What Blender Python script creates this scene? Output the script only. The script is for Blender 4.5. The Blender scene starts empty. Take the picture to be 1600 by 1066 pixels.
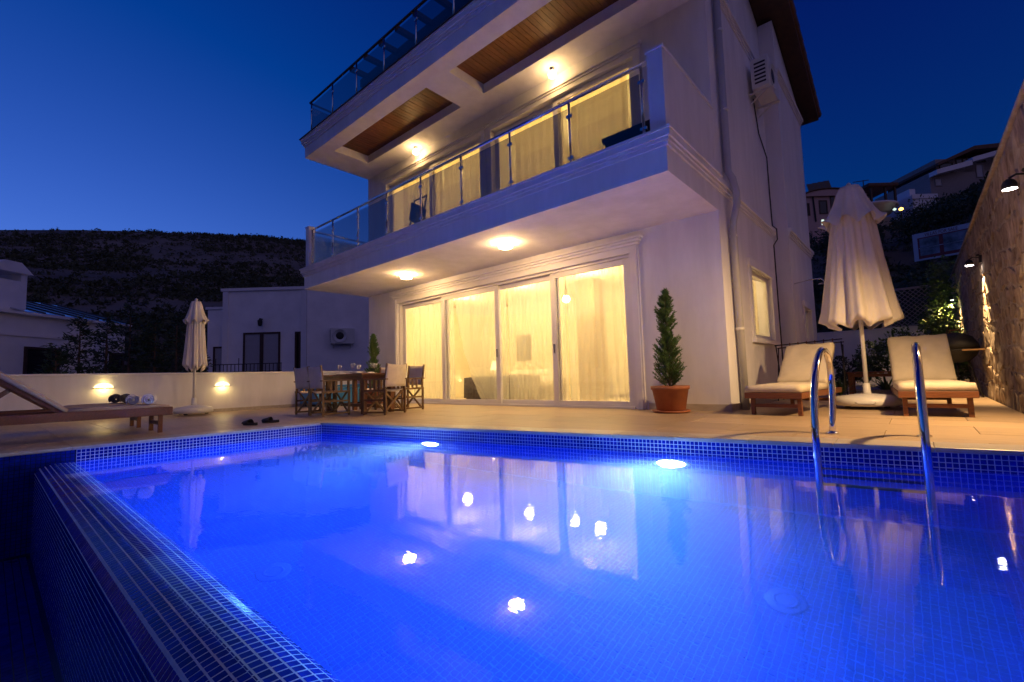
import bpy, math, random
import numpy as np
from mathutils import Matrix, Vector
random.seed(7); RNG = np.random.default_rng(7)
sc = bpy.context.scene
C = sc.collection
R = math.radians
# ------------------------------------------------------------------ camera
cam = bpy.data.cameras.new('camera'); camo = bpy.data.objects.new('camera', cam); C.objects.link(camo)
cam.sensor_width = 36; cam.lens = 718 / 1600 * 36; cam.clip_start = .02; cam.clip_end = 2000
_y, _p, _r = R(41.22), R(4.49), R(-1.70)
_f = Vector((-math.sin(_y) * math.cos(_p), math.cos(_y) * math.cos(_p), math.sin(_p)))
_rt = Vector((math.cos(_y), math.sin(_y), 0)); _up = _rt.cross(_f)
RT = math.cos(_r) * _rt + math.sin(_r) * _up; UP = -math.sin(_r) * _rt + math.cos(_r) * _up
m = Matrix((RT, UP, -_f)).transposed().to_4x4(); m.translation = (0, 0, .58)
camo.matrix_world = m
sc.camera = camo
# ------------------------------------------------------------------ dusk sky
world = bpy.data.worlds.new('World'); sc.world = world; world.use_nodes = True
wn = world.node_tree; bg = wn.nodes['Background']
sky = wn.nodes.new('ShaderNodeTexSky'); sky.sky_type = 'NISHITA'; sky.sun_disc = False
sky.sun_elevation = R(-2.2); sky.sun_rotation = R(-98); sky.air_density = 1.0; sky.dust_density = .3; sky.ozone_density = 3.0
tint = wn.nodes.new('ShaderNodeMix'); tint.data_type = 'RGBA'; tint.blend_type = 'MULTIPLY'; tint.inputs[0].default_value = 1
tint.inputs[7].default_value = (.48, .575, .95, 1)            # the camera's cool white balance
blk = wn.nodes.new('ShaderNodeMix'); blk.data_type = 'RGBA'; blk.blend_type = 'SUBTRACT'; blk.inputs[0].default_value = 1; blk.inputs[7].default_value = (.0165, .0125, .026, 1)
mxz = wn.nodes.new('ShaderNodeMix'); mxz.data_type = 'RGBA'; mxz.blend_type = 'LIGHTEN'; mxz.inputs[0].default_value = 1; mxz.inputs[7].default_value = (.0004, .0012, .008, 1)
wn.links.new(sky.outputs[0], tint.inputs[6]); wn.links.new(tint.outputs[2], blk.inputs[6]); wn.links.new(blk.outputs[2], mxz.inputs[6]); wn.links.new(mxz.outputs[2], bg.inputs[0])
bg.inputs[1].default_value = .24
# added fill sun, broad and weak, opposite the sunset; brightens side walls and hill
_sl = bpy.data.lights.new('fill_sun', 'SUN'); _sl.energy = .034; _sl.angle = R(110); _sl.color = (1, .72, .86)
_so = bpy.data.objects.new('fill_sun', _sl); C.objects.link(_so); _so.rotation_euler = Vector((-.92, .26, -.26)).to_track_quat('-Z', 'Y').to_euler()
# ------------------------------------------------------------------ exposure (long exposure at dusk)
sc.view_settings.view_transform = 'Standard'; sc.view_settings.look = 'None'
sc.view_settings.exposure = 3.0; sc.view_settings.gamma = 1; sc.view_settings.use_curve_mapping = False
cy = sc.cycles
cy.use_denoising = True; cy.max_bounces = 12; cy.transmission_bounces = 10; cy.transparent_max_bounces = 24
cy.diffuse_bounces = 4; cy.glossy_bounces = 5; cy.sample_clamp_indirect = 3; cy.blur_glossy = .6; cy.volume_bounces = 1
EX = 1 / 8.0
# ------------------------------------------------------------------ materials
def col(c): return (c[0], c[1], c[2], 1)
def mat(name, base, rough=.6, metal=0, var=.12, vs=6, bump=0, bs=60, spec=.5, stretch=None, rnd=0, dirt=None, coat=0):
    m = bpy.data.materials.new(name); m.use_nodes = True; nt = m.node_tree; N = nt.nodes; L = nt.links
    b = N['Principled BSDF']; b.inputs['Roughness'].default_value = rough; b.inputs['Metallic'].default_value = metal
    b.inputs['Specular IOR Level'].default_value = spec
    if coat: b.inputs['Coat Weight'].default_value = coat; b.inputs['Coat Roughness'].default_value = .05
    tc = N.new('ShaderNodeTexCoord'); mp = N.new('ShaderNodeMapping'); L.new(tc.outputs['Object'], mp.inputs[0])
    if stretch: mp.inputs['Scale'].default_value = stretch
    nz = N.new('ShaderNodeTexNoise'); nz.inputs['Scale'].default_value = vs; nz.inputs['Detail'].default_value = 6; nz.inputs['Roughness'].default_value = .62
    L.new(mp.outputs[0], nz.inputs['Vector'])
    rp = N.new('ShaderNodeValToRGB'); rp.color_ramp.elements[0].position = .3; rp.color_ramp.elements[1].position = .7
    lo = tuple(max(0, c * (1 - var)) for c in base); hi = tuple(min(1, c * (1 + var)) for c in base)
    rp.color_ramp.elements[0].color = col(dirt if dirt else lo); rp.color_ramp.elements[1].color = col(hi)
    L.new(nz.outputs['Fac'], rp.inputs[0]); out = rp.outputs[0]
    if rnd:
        oi = N.new('ShaderNodeObjectInfo'); mr = N.new('ShaderNodeMapRange'); mr.inputs[3].default_value = 1 - rnd; mr.inputs[4].default_value = 1 + rnd
        L.new(oi.outputs['Random'], mr.inputs[0]); hv = N.new('ShaderNodeHueSaturation'); L.new(mr.outputs[0], hv.inputs['Value']); L.new(out, hv.inputs['Color']); out = hv.outputs[0]
    L.new(out, b.inputs['Base Color'])
    if bump:
        n2 = N.new('ShaderNodeTexNoise'); n2.inputs['Scale'].default_value = bs; n2.inputs['Detail'].default_value = 5; L.new(mp.outputs[0], n2.inputs['Vector'])
        bp = N.new('ShaderNodeBump'); bp.inputs['Strength'].default_value = bump; bp.inputs['Distance'].default_value = .01
        L.new(n2.outputs['Fac'], bp.inputs['Height']); L.new(bp.outputs[0], b.inputs['Normal'])
    return m
def emis(name, c, s):
    m = bpy.data.materials.new(name); m.use_nodes = True; nt = m.node_tree; nt.nodes.clear()
    e = nt.nodes.new('ShaderNodeEmission'); e.inputs[0].default_value = col(c); e.inputs[1].default_value = s * EX
    o = nt.nodes.new('ShaderNodeOutputMaterial'); nt.links.new(e.outputs[0], o.inputs[0]); return m
def pane_mat(name, tintc, extra=0.0):
    m = bpy.data.materials.new(name); m.use_nodes = True; nt = m.node_tree; N = nt.nodes; N.clear(); L = nt.links
    t = N.new('ShaderNodeBsdfTransparent'); t.inputs[0].default_value = col(tintc)
    g = N.new('ShaderNodeBsdfGlossy'); g.inputs['Roughness'].default_value = .01; g.inputs[0].default_value = (1, 1, 1, 1)
    fr = N.new('ShaderNodeFresnel'); fr.inputs[0].default_value = 1.5
    mx = N.new('ShaderNodeMixShader'); o = N.new('ShaderNodeOutputMaterial')
    ma = N.new('ShaderNodeMath'); ma.operation = 'ADD'; ma.inputs[1].default_value = extra; ma.use_clamp = True
    L.new(fr.outputs[0], ma.inputs[0]); ge = N.new('ShaderNodeNewGeometry'); iv = N.new('ShaderNodeMath'); iv.operation = 'SUBTRACT'; iv.inputs[0].default_value = 1; L.new(ge.outputs['Backfacing'], iv.inputs[1])
    ml = N.new('ShaderNodeMath'); ml.operation = 'MULTIPLY'; L.new(ma.outputs[0], ml.inputs[0]); L.new(iv.outputs[0], ml.inputs[1]); L.new(ml.outputs[0], mx.inputs[0]); L.new(t.outputs[0], mx.inputs[1]); L.new(g.outputs[0], mx.inputs[2]); L.new(mx.outputs[0], o.inputs[0]); return m
def sheer(name, c, transp, transl=.7):
    m = bpy.data.materials.new(name); m.use_nodes = True; nt = m.node_tree; N = nt.nodes; N.clear(); L = nt.links
    t = N.new('ShaderNodeBsdfTransparent'); d = N.new('ShaderNodeBsdfDiffuse'); tr = N.new('ShaderNodeBsdfTranslucent')
    d.inputs[0].default_value = col(c); tr.inputs[0].default_value = col(c)
    a = N.new('ShaderNodeMixShader'); a.inputs[0].default_value = transl; L.new(d.outputs[0], a.inputs[1]); L.new(tr.outputs[0], a.inputs[2])
    b = N.new('ShaderNodeMixShader'); b.inputs[0].default_value = transp; L.new(a.outputs[0], b.inputs[1]); L.new(t.outputs[0], b.inputs[2])
    o = N.new('ShaderNodeOutputMaterial'); L.new(b.outputs[0], o.inputs[0]); return m
M = {}
M['plaster'] = mat('plaster', (.72, .70, .73), .85, var=.09, vs=2.2, bump=.3, bs=120, stretch=(1.6, 1.6, .35))
M['plaster2'] = mat('plaster_trim', (.75, .73, .75), .75, var=.03, vs=4, bump=.1, bs=120)
M['nplaster'] = mat('neighbour_plaster', (.80, .78, .80), .9, var=.08, vs=1.2, bump=.2, bs=60)
M['frame'] = mat('white_frame', (.72, .70, .70), .35, var=.02)
M['deck'] = mat('travertine', (.41, .295, .185), .42, var=.22, vs=5, bump=.12, bs=40, stretch=(.35, 3.2, 1), rnd=.11)
M['coping'] = mat('coping_stone', (.46, .40, .33), .35, var=.18, vs=9, bump=.15, bs=50, stretch=(.6, 2, 2), rnd=.10)
M['tile'] = mat('blue_mosaic', (.004, .018, .34), .16, var=.35, vs=11, spec=.12, rnd=.25)
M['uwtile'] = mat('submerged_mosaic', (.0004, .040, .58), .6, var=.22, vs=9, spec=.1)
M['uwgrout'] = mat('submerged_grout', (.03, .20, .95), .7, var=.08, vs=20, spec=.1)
M['grout'] = mat('pale_grout', (.62, .70, .82), .7, var=.12, vs=20, bump=.2, bs=200)
M['stone'] = mat('rubble_stone', (.33, .265, .20), .95, var=.35, vs=6, bump=1.0, bs=16, rnd=.14, stretch=(1, 1, .7), dirt=(.13, .08, .045))
M['mortar'] = mat('stone_mortar', (.34, .29, .23), .95, var=.3, vs=7, bump=.8, bs=30)
M['teak'] = mat('teak', (.17, .058, .02), .45, var=.35, vs=7, bump=.15, bs=80, stretch=(1, 9, 9), rnd=.1)
M['teak2'] = mat('acacia', (.17, .09, .035), .5, var=.35, vs=9, bump=.15, bs=80, rnd=.12)
M['soffit'] = mat('stained_planks', (.16, .055, .018), .45, var=.4, vs=8, bump=.15, bs=60, stretch=(9, 1, 9), rnd=.18)
M['darkwood'] = mat('dark_timber', (.05, .022, .012), .6, var=.3, vs=8)
M['canvas'] = mat('canvas', (.64, .55, .42), .9, var=.08, vs=12, bump=.3, bs=320)
M['cushion'] = mat('cushion', (.60, .52, .40), .9, var=.08, vs=5, bump=.35, bs=260)
M['pad'] = mat('striped_pad', (.44, .34, .26), .9, var=.1, vs=12, bump=.3, bs=260)
M['lattice'] = mat('weathered_lattice', (.34, .31, .30), .8, var=.15)
M['parasol'] = mat('parasol_cloth', (.66, .60, .54), .9, var=.06, vs=4, bump=.2, bs=260)
M['whiteplastic'] = mat('white_plastic', (.70, .68, .65), .4, var=.05, vs=8)
M['steel'] = mat('polished_steel', (.80, .80, .82), .07, 1, var=.03)
M['brushed'] = mat('brushed_steel', (.62, .63, .66), .22, 1, var=.05)
M['black'] = mat('black_metal', (.016, .016, .018), .65, var=.1)
M['terracotta'] = mat('terracotta', (.36, .12, .05), .6, var=.18, vs=6, bump=.1, bs=60)
M['soil'] = mat('pebbles', (.45, .42, .38), .9, var=.4, vs=40, bump=.8, bs=60)
M['conifer'] = mat('conifer_green', (.075, .155, .03), .6, var=.45, vs=14)
M['leaf'] = mat('leaf_green', (.07, .13, .03), .5, var=.5, vs=5)
M['leafdark'] = mat('dark_leaf', (.03, .06, .025), .6, var=.5, vs=2)
M['bark'] = mat('bark', (.12, .08, .05), .9, var=.3, vs=10, bump=.6, bs=30)
M['hill'] = mat('dry_hillside', (.15, .125, .09), .95, var=.45, vs=.06, bump=.5, bs=.8)
M['scrub'] = mat('scrub', (.055, .065, .035), .9, var=.5, vs=.3)
M['ground'] = mat('earth', (.13, .11, .08), .95, var=.3, vs=.5, bump=.5, bs=6)
M['pipe'] = mat('grey_pipe', (.42, .41, .42), .4, var=.05)
M['acwhite'] = mat('ac_casing', (.62, .61, .58), .45, var=.05)
M['rooftile'] = mat('roof_tiles', (.11, .055, .035), .8, var=.3, vs=6)
M['blue'] = mat('blue_plastic', (.02, .16, .42), .35, var=.1)
M['towel'] = mat('white_towel', (.70, .70, .72), .95, var=.08, vs=20, bump=.6, bs=240)
M['toweld'] = mat('dark_towel', (.10, .09, .09), .95, var=.2, vs=20, bump=.6, bs=240)
M['rubber'] = mat('dark_rubber', (.03, .028, .027), .7, var=.2)
M['glass'] = pane_mat('window_glass', (.97, .97, .95), .02)
M['tglass'] = pane_mat('tinted_glass', (.56, .57, .60), .03)
M['sheer'] = sheer('sheer_curtain', (.90, .86, .78), .50)
M['drape'] = sheer('drape', (.74, .66, .50), .04, .75)
M['room'] = mat('room_paint', (.78, .70, .52), .9, var=.04)
M['roomfloor'] = mat('room_floor', (.55, .46, .34), .4, var=.1)
M['pillar'] = mat('brown_pillar', (.22, .14, .07), .7, var=.2)
M['plum'] = mat('grey_throw', (.16, .14, .13), .95, var=.3, vs=14, bump=.5, bs=90)
M['linen'] = mat('bed_linen', (.68, .62, .52), .9, var=.06, vs=8, bump=.3, bs=30)
M['lamp_warm'] = emis('lamp_glow', (1, .60, .24), 175)
M['lamp_small'] = emis('sconce_glow', (1, .66, .26), 36)
M['lamp_white'] = emis('spot_glow', (1, .90, .85), 60)
M['shade'] = emis('lamp_shade_glow', (1, .76, .32), 3.2)
M['poolglow'] = emis('pool_lens_glow', (.62, .80, 1), 320)
M['farwin'] = emis('far_lit_window', (.75, .95, .85), 1.1)
M['farlamp'] = emis('far_lamp', (1, .42, .08), 7)
M['darkglass'] = mat('dark_window', (.012, .012, .016), .12, var=.1)
M['ndoor'] = mat('curtained_glass', (.34, .34, .38), .3, var=.06)
M['metalroof'] = mat('glossy_roof', (.55, .58, .62), .16, .7, var=.05)
M['solar'] = mat('solar_panel', (.012, .014, .02), .25, var=.2)
M['pink'] = mat('pink_plaster', (.55, .36, .33), .9, var=.08)
M['cream'] = mat('cream_plaster', (.30, .26, .25), .9, var=.1)
M['signwhite'] = mat('sign_white', (.50, .52, .58), .6, var=.04)
M['signred'] = mat('sign_red', (.22, .03, .03), .6)
M['signpic'] = mat('sign_picture', (.16, .18, .22), .6, var=.9, vs=1.6, dirt=(.02, .035, .03))
M['drain'] = mat('drain_plastic', (.01, .07, .68), .5, var=.05)
M['china'] = mat('china', (.78, .77, .74), .15, var=.02)
M['wine'] = pane_mat('glassware', (.93, .93, .93), .10)
M['channel'] = mat('wet_dark_tile', (.008, .016, .08), .18, var=.4, vs=12, bump=.2, bs=12)
# ------------------------------------------------------------------ mesh helpers
class MB:
    def __init__(s): s.v = []; s.f = []
    def add(s, vs, fs):
        k = len(s.v); s.v += [tuple(v) for v in vs]; s.f += [tuple(i + k for i in f) for f in fs]; return s
    def box(s, x0, x1, y0, y1, z0, z1):
        return s.add([(x0, y0, z0), (x1, y0, z0), (x1, y1, z0), (x0, y1, z0), (x0, y0, z1), (x1, y0, z1), (x1, y1, z1), (x0, y1, z1)],
                     [(0, 3, 2, 1), (4, 5, 6, 7), (0, 1, 5, 4), (1, 2, 6, 5), (2, 3, 7, 6), (3, 0, 4, 7)])
    def bar(s, a, b, w, h, up=(0, 0, 1)):
        a = Vector(a); b = Vector(b); d = (b - a).normalized(); u = Vector(up)
        if abs(d.dot(u)) > .98: u = Vector((1, 0, 0))
        x = d.cross(u).normalized(); y = x.cross(d).normalized(); vs = []
        for p in (a, b):
            for sx, sy in ((-1, -1), (1, -1), (1, 1), (-1, 1)): vs.append(p + x * sx * w / 2 + y * sy * h / 2)
        return s.add(vs, [(3, 2, 1, 0), (4, 5, 6, 7), (0, 1, 5, 4), (1, 2, 6, 5), (2, 3, 7, 6), (3, 0, 4, 7)])
    def tube(s, pts, r, n=10, cap=True):
        pts = [Vector(p) for p in pts]; rs = r if isinstance(r, (list, tuple)) else [r] * len(pts); vs = []; fs = []; prev = None
        for i, p in enumerate(pts):
            d = (pts[min(i + 1, len(pts) - 1)] - pts[max(i - 1, 0)]).normalized()
            if prev is None:
                u = Vector((0, 0, 1)) if abs(d.z) < .9 else Vector((1, 0, 0)); x = d.cross(u).normalized()
            else: x = (prev - d * prev.dot(d)).normalized()
            prev = x; y = d.cross(x)
            for k in range(n):
                a = 2 * math.pi * k / n; vs.append(p + (x * math.cos(a) + y * math.sin(a)) * rs[i])
        for i in range(len(pts) - 1):
            for k in range(n): fs.append((i * n + k, i * n + (k + 1) % n, (i + 1) * n + (k + 1) % n, (i + 1) * n + k))
        if cap: fs += [tuple(range(n - 1, -1, -1)), tuple((len(pts) - 1) * n + k for k in range(n))]
        return s.add(vs, fs)
    def lathe(s, prof, n=24, c=(0, 0, 0), fn=None):
        vs = []; fs = []
        for i, (r, z) in enumerate(prof):
            for k in range(n):
                a = 2 * math.pi * k / n; q = fn(a, i / max(1, len(prof) - 1)) if fn else 1
                vs.append((c[0] + r * q * math.cos(a), c[1] + r * q * math.sin(a), c[2] + z))
        for i in range(len(prof) - 1):
            for k in range(n): fs.append((i * n + k, i * n + (k + 1) % n, (i + 1) * n + (k + 1) % n, (i + 1) * n + k))
        fs += [tuple(range(n - 1, -1, -1)), tuple((len(prof) - 1) * n + k for k in range(n))]
        return s.add(vs, fs)
    def prism(s, poly, f0, f1):                    # poly of 2d points; f0/f1 map (a,b) to both ends
        n = len(poly); vs = [f0(*p) for p in poly] + [f1(*p) for p in poly]
        return s.add(vs, [tuple(range(n - 1, -1, -1)), tuple(range(n, 2 * n))] + [(i, (i + 1) % n, n + (i + 1) % n, n + i) for i in range(n)])
def rootloc(o):
    while o.parent: o = o.parent
    return o.location
def finish(name, me, mt, parent, smooth, bevel, kind=None):
    o = bpy.data.objects.new(name, me); C.objects.link(o)
    if mt: me.materials.append(M[mt] if isinstance(mt, str) else mt)
    if smooth: me.polygons.foreach_set('use_smooth', [True] * len(me.polygons))
    if parent: o.parent = parent
    if bevel:
        b = o.modifiers.new('bevel', 'BEVEL'); b.width = bevel; b.segments = 2; b.limit_method = 'ANGLE'
    if kind: o['kind'] = kind
    return o
def obj(name, mb, mt, parent=None, smooth=False, bevel=0, w=False, kind=None):
    """w: coordinates are world coordinates, shifted into the (unrotated) parent's frame"""
    v = mb.v
    if w and parent is not None:
        l = rootloc(parent); v = [(a[0] - l.x, a[1] - l.y, a[2] - l.z) for a in v]
    me = bpy.data.meshes.new(name); me.from_pydata([tuple(a) for a in v], [], mb.f); me.update()
    return finish(name, me, mt, parent, smooth, bevel, kind)
def npmesh(name, V, F, mt, parent=None, smooth=False, kind=None):
    V = np.asarray(V, np.float32); F = np.asarray(F, np.int32); k = F.shape[1]
    if parent is not None: V = V - np.array(rootloc(parent), np.float32)
    me = bpy.data.meshes.new(name); me.vertices.add(len(V)); me.vertices.foreach_set('co', V.ravel())
    me.loops.add(F.size); me.loops.foreach_set('vertex_index', F.ravel()); me.polygons.add(len(F))
    me.polygons.foreach_set('loop_start', np.arange(0, F.size, k, dtype=np.int32)); me.update(calc_edges=True)
    if not smooth: me.shade_flat()
    return finish(name, me, mt, parent, smooth, 0, kind)
def thing(name, label, cat, loc=(0, 0, 0), rz=0, group=None):
    o = bpy.data.objects.new(name, None); C.objects.link(o); o.location = loc; o.rotation_euler = (0, 0, rz); o.empty_display_size = .1
    return tag(o, label, cat, group)
def tag(o, label, cat, group=None):
    o['label'] = label; o['category'] = cat
    if group: o['group'] = group
    return o
def struct(o): o['kind'] = 'structure'; return o
def copy_tree(o, parent=None):
    c = o.copy(); C.objects.link(c); c.parent = parent
    for ch in o.children: copy_tree(ch, c)
    return c
def lamp(name, typ, loc, power, c, parent=None, size=.03, rot=None, spot=None, blend=.5):
    l = bpy.data.lights.new(name, typ); l.energy = power * EX; l.color = c
    if typ != 'SUN': l.shadow_soft_size = size
    if spot: l.spot_size = spot; l.spot_blend = blend
    o = bpy.data.objects.new(name, l); C.objects.link(o)
    if parent is not None: o.parent = parent; pl = rootloc(parent); loc = (loc[0] - pl[0], loc[1] - pl[1], loc[2] - pl[2])
    o.location = loc
    if rot: o.rotation_euler = rot
    return o
WARM = (1, .58, .22)
def tiles(org, u, v, nu, nv, pu, pv, gap=.005, h=.0014, skip=None, jit=.0003):
    """frustum mosaic tiles on a plane: returns vertices, quads"""
    org = np.array(org, float); u = np.array(u, float); v = np.array(v, float); n = np.cross(u, v); n /= np.linalg.norm(n)
    I, J = np.meshgrid(np.arange(nu), np.arange(nv), indexing='ij'); I = I.ravel(); J = J.ravel()
    if skip is not None: k = ~skip(I, J); I = I[k]; J = J[k]
    T = len(I); g = gap / 2; b = .0012
    a0 = I * pu + g; a1 = (I + 1) * pu - g; b0 = J * pv + g; b1 = (J + 1) * pv - g
    hh = h + RNG.uniform(-jit, jit, T)
    def P(a, bb, z): return org + a[:, None] * u + bb[:, None] * v + z[:, None] * n
    z0 = np.full(T, -.001)
    V = np.stack([P(a0, b0, z0), P(a1, b0, z0), P(a1, b1, z0), P(a0, b1, z0), P(a0 + b, b0 + b, hh), P(a1 - b, b0 + b, hh), P(a1 - b, b1 - b, hh), P(a0 + b, b1 - b, hh)], 1).reshape(-1, 3)
    q = np.array([(4, 5, 6, 7), (0, 1, 5, 4), (1, 2, 6, 5), (2, 3, 7, 6), (3, 0, 4, 7)])
    F = (np.arange(T)[:, None, None] * 8 + q[None]).reshape(-1, 4)
    return V, F
def tile_unit(pu, pv, gap=.005, h=.0014):
    V, F = tiles((-pu / 2, -pv / 2, 0), (1, 0, 0), (0, 1, 0), 1, 1, pu, pv, gap, h, jit=0)
    me = bpy.data.meshes.new('tile'); me.from_pydata(V.tolist(), [], F.tolist()); me.materials.append(M['tile']); return me
def clip(poly, a, b, c):                            # keep a*x+b*y+c >= 0
    out = []
    for i in range(len(poly)):
        p = poly[i]; q = poly[(i + 1) % len(poly)]; dp = a * p[0] + b * p[1] + c; dq = a * q[0] + b * q[1] + c
        if dp >= 0: out.append(p)
        if dp * dq < 0: t = dp / (dp - dq); out.append((p[0] + t * (q[0] - p[0]), p[1] + t * (q[1] - p[1])))
    return out
# ================================================================== POOL
XL, XR, YI, ZW, ZF = -6.55, .80, .632, -.15, -1.60
AY = 3.23; SL = (4.48 - 3.24) / (.48 + 6.48)
def yfar(x): return AY + SL * (x - XL)
fu = np.array([1, SL, 0]); FLEN = (XR - XL) * np.linalg.norm(fu); fu = fu / np.linalg.norm(fu); fn = np.array([fu[1], -fu[0], 0])
TP = .035
pool = MB()
pool.prism([(XL - .3, YI - .45), (XR + .3, YI - .45), (XR + .3, yfar(XR) + .3), (XL - .3, yfar(XL) + .3)], lambda a, b: (a, b, ZF - .2), lambda a, b: (a, b, ZF))
pool.add([(XL, YI, ZF), (XL, yfar(XL), ZF), (XL, yfar(XL), -.03), (XL, YI, -.03), (XL - .25, YI, -.03), (XL - .25, yfar(XL) + .2, -.03)], [(0, 1, 2, 3), (3, 2, 5, 4)])
pool.add([(XL, yfar(XL), ZF), (XR, yfar(XR), ZF), (XR, yfar(XR), -.03), (XL, yfar(XL), -.03), (XL, yfar(XL) + .25, -.03), (XR, yfar(XR) + .25, -.03)], [(0, 1, 2, 3), (3, 2, 5, 4)])
pool.add([(XR, YI - .4, ZF), (XR, yfar(XR), ZF), (XR, yfar(XR), -.03), (XR, YI - .4, -.03)], [(0, 1, 2, 3)])
basin = struct(obj('pool_basin', pool, 'uwgrout'))
wl = MB(); wl.add([(XL, YI, -.18), (XL, yfar(XL), -.18), (XL, yfar(XL), -.0305), (XL, YI, -.0305), (XR, yfar(XR), -.18), (XR, yfar(XR), -.0305)], [(0, 1, 2, 3), (1, 4, 5, 2)])
for i_, v_ in enumerate(wl.v): wl.v[i_] = (v_[0] + .0006, v_[1] - .0006, v_[2])
obj('waterline_backing', wl, 'grout', basin)
# interior tiles, joined (seen through water)
Vs = []; Fs = []; off = 0
def addt(*a, **k):
    global off
    V, F = tiles(*a, **k); Vs.append(V); Fs.append(F + off); off += len(V)
nfl = int((XR - XL) / TP); nfv = int((yfar(XR) - YI) / TP)
addt((XL, YI, ZF), (1, 0, 0), (0, 1, 0), nfl, nfv, TP, TP, gap=.0038, skip=lambda i, j: (YI + (j + 1) * TP) > AY + SL * (i * TP))
nz = int((ZW - ZF) / TP)
nfar = int(FLEN / TP)
ZT = -.031
nrow_w = 4                                           # rows above the water line
zb = ZT - nrow_w * TP
nun = int((zb - ZF) / TP)
addt((XL, yfar(XL), zb - nun * TP), fu, (0, 0, 1), nfar, nun, TP, TP)
addt((XL, YI, zb - nun * TP), (0, 1, 0), (0, 0, 1), int((yfar(XL) - YI) / TP), nun, TP, TP)
addt((XR, yfar(XR), zb - nun * TP), (0, -1, 0), (0, 0, 1), int((yfar(XR) - YI + .4) / TP), nun + nrow_w, TP, TP)
NI = 78
npmesh('mosaic_tiles', np.concatenate(Vs), np.concatenate(Fs), 'uwtile', basin, kind='stuff')
Vs = []; Fs = []; off = 0
addt((XL, YI, zb), (0, 1, 0), (0, 0, 1), int((yfar(XL) - YI) / TP), nrow_w, TP, TP, gap=.0035)
addt((XL, yfar(XL), zb), fu, (0, 0, 1), nfar - NI, nrow_w, TP, TP, gap=.0035)
npmesh('mosaic_tiles', np.concatenate(Vs), np.concatenate(Fs), 'tile', basin, kind='stuff')
tm = tile_unit(TP, TP, .0035)
rot = Matrix((Vector(fu), Vector((0, 0, 1)), Vector(np.cross(fu, (0, 0, 1))))).transposed().to_4x4()
for i in range(nfar - NI, nfar):
    for j in range(nrow_w):
        if i < nfar - 75: continue
        o = bpy.data.objects.new('tile', tm); C.objects.link(o); o.parent = basin
        p = np.array((XL, yfar(XL), zb)) + fu * (i + .5) * TP + np.array((0, 0, 1)) * (j + .5) * TP
        mm = rot.copy(); mm.translation = Vector(p) + Vector((random.uniform(-.0004, .0004),) * 3); o.matrix_local = mm
addV, addF = tiles((XL + fu[0] * (nfar - NI) * TP, yfar(XL) + fu[1] * (nfar - NI) * TP, zb), fu, (0, 0, 1), NI - 75, nrow_w, TP, TP, gap=.0035)
npmesh('mosaic_tiles', addV, addF, 'tile', basin, kind='stuff')
# weir (vanishing edge): rounded crest, mild outward slope, then a vertical drop
WX0, WX1 = XL, XR; WU = .0325; WV = .0365
ANG = [55, 38, 25, 13, 4, -5, -12, -17]               # tilt of each tile column, from the pool side outwards
cols = []; py, pz = YI, 0.0
for a_ in ANG:
    ny, nz2 = py - WV * math.cos(R(a_)), pz + WV * math.sin(R(a_)); cols.append(((py, pz), (ny, nz2))); py, pz = ny, nz2
top = max(c[1][1] for c in cols); dz = (ZW - .0058) - top; cols = [((a[0], a[1] + dz), (b[0], b[1] + dz)) for a, b in cols]
YC, ZC = cols[-1][1]; YF = YC - .034
wm = MB(); prof = [(YI, ZF), (YI, cols[0][0][1])] + [c[1] for c in cols] + [(YF, ZC - .045), (YF, -1.3), (YI - .05, ZF - .05)]
for k in range(len(prof)):
    (a0, b0), (a1, b1) = prof[k], prof[(k + 1) % len(prof)]
    wm.add([(WX0, a0, b0), (WX1, a0, b0), (WX1, a1, b1), (WX0, a1, b1)], [(0, 1, 2, 3)])
weir = struct(obj('pool_weir', wm, 'grout'))
nwx = int((WX1 - WX0) / WU)
first = int((-2.13 - WX0) / WU); last = first + 37
Vs = []; Fs = []; off = 0
tw = tile_unit(WU, WV)
for j, (pa, pb) in enumerate(cols):
    sv = np.array((0, pa[0] - pb[0], pa[1] - pb[1])); sv /= np.linalg.norm(sv)
    addt((WX0, pb[0], pb[1]), (1, 0, 0), sv, nwx, 1, WU, WV, skip=lambda i, jj: (i >= first) & (i < last))
    rotw = Matrix((Vector((1, 0, 0)), Vector(sv), Vector(np.cross((1, 0, 0), sv)))).transposed().to_4x4()
    for i in range(first, last):
        o = bpy.data.objects.new('tile', tw); C.objects.link(o); o.parent = weir
        p = np.array((WX0, pb[0], pb[1])) + np.array((1, 0, 0)) * (i + .5) * WU + sv * .5 * WV
        mm = rotw.copy(); mm.translation = Vector(p) + Vector((random.uniform(-.0005, .0005), random.uniform(-.0004, .0004), random.uniform(-.0003, .0003))); o.matrix_local = mm
sv = np.array((0, YC - YF, .045)); sv /= np.linalg.norm(sv)
addt((WX0, YF, ZC - .045), (1, 0, 0), sv, nwx, 1, WU, .05)
addt((WX0, YF, ZC - .045 - 24 * .034), (1, 0, 0), (0, 0, 1), nwx, 24, WU, .034)
addt((WX1, YI, ZF), (-1, 0, 0), (0, 0, 1), nwx, int((cols[0][0][1] - ZF) / TP), WU, TP)
npmesh('mosaic_tiles', np.concatenate(Vs), np.concatenate(Fs), 'tile', weir, kind='stuff')
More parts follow.
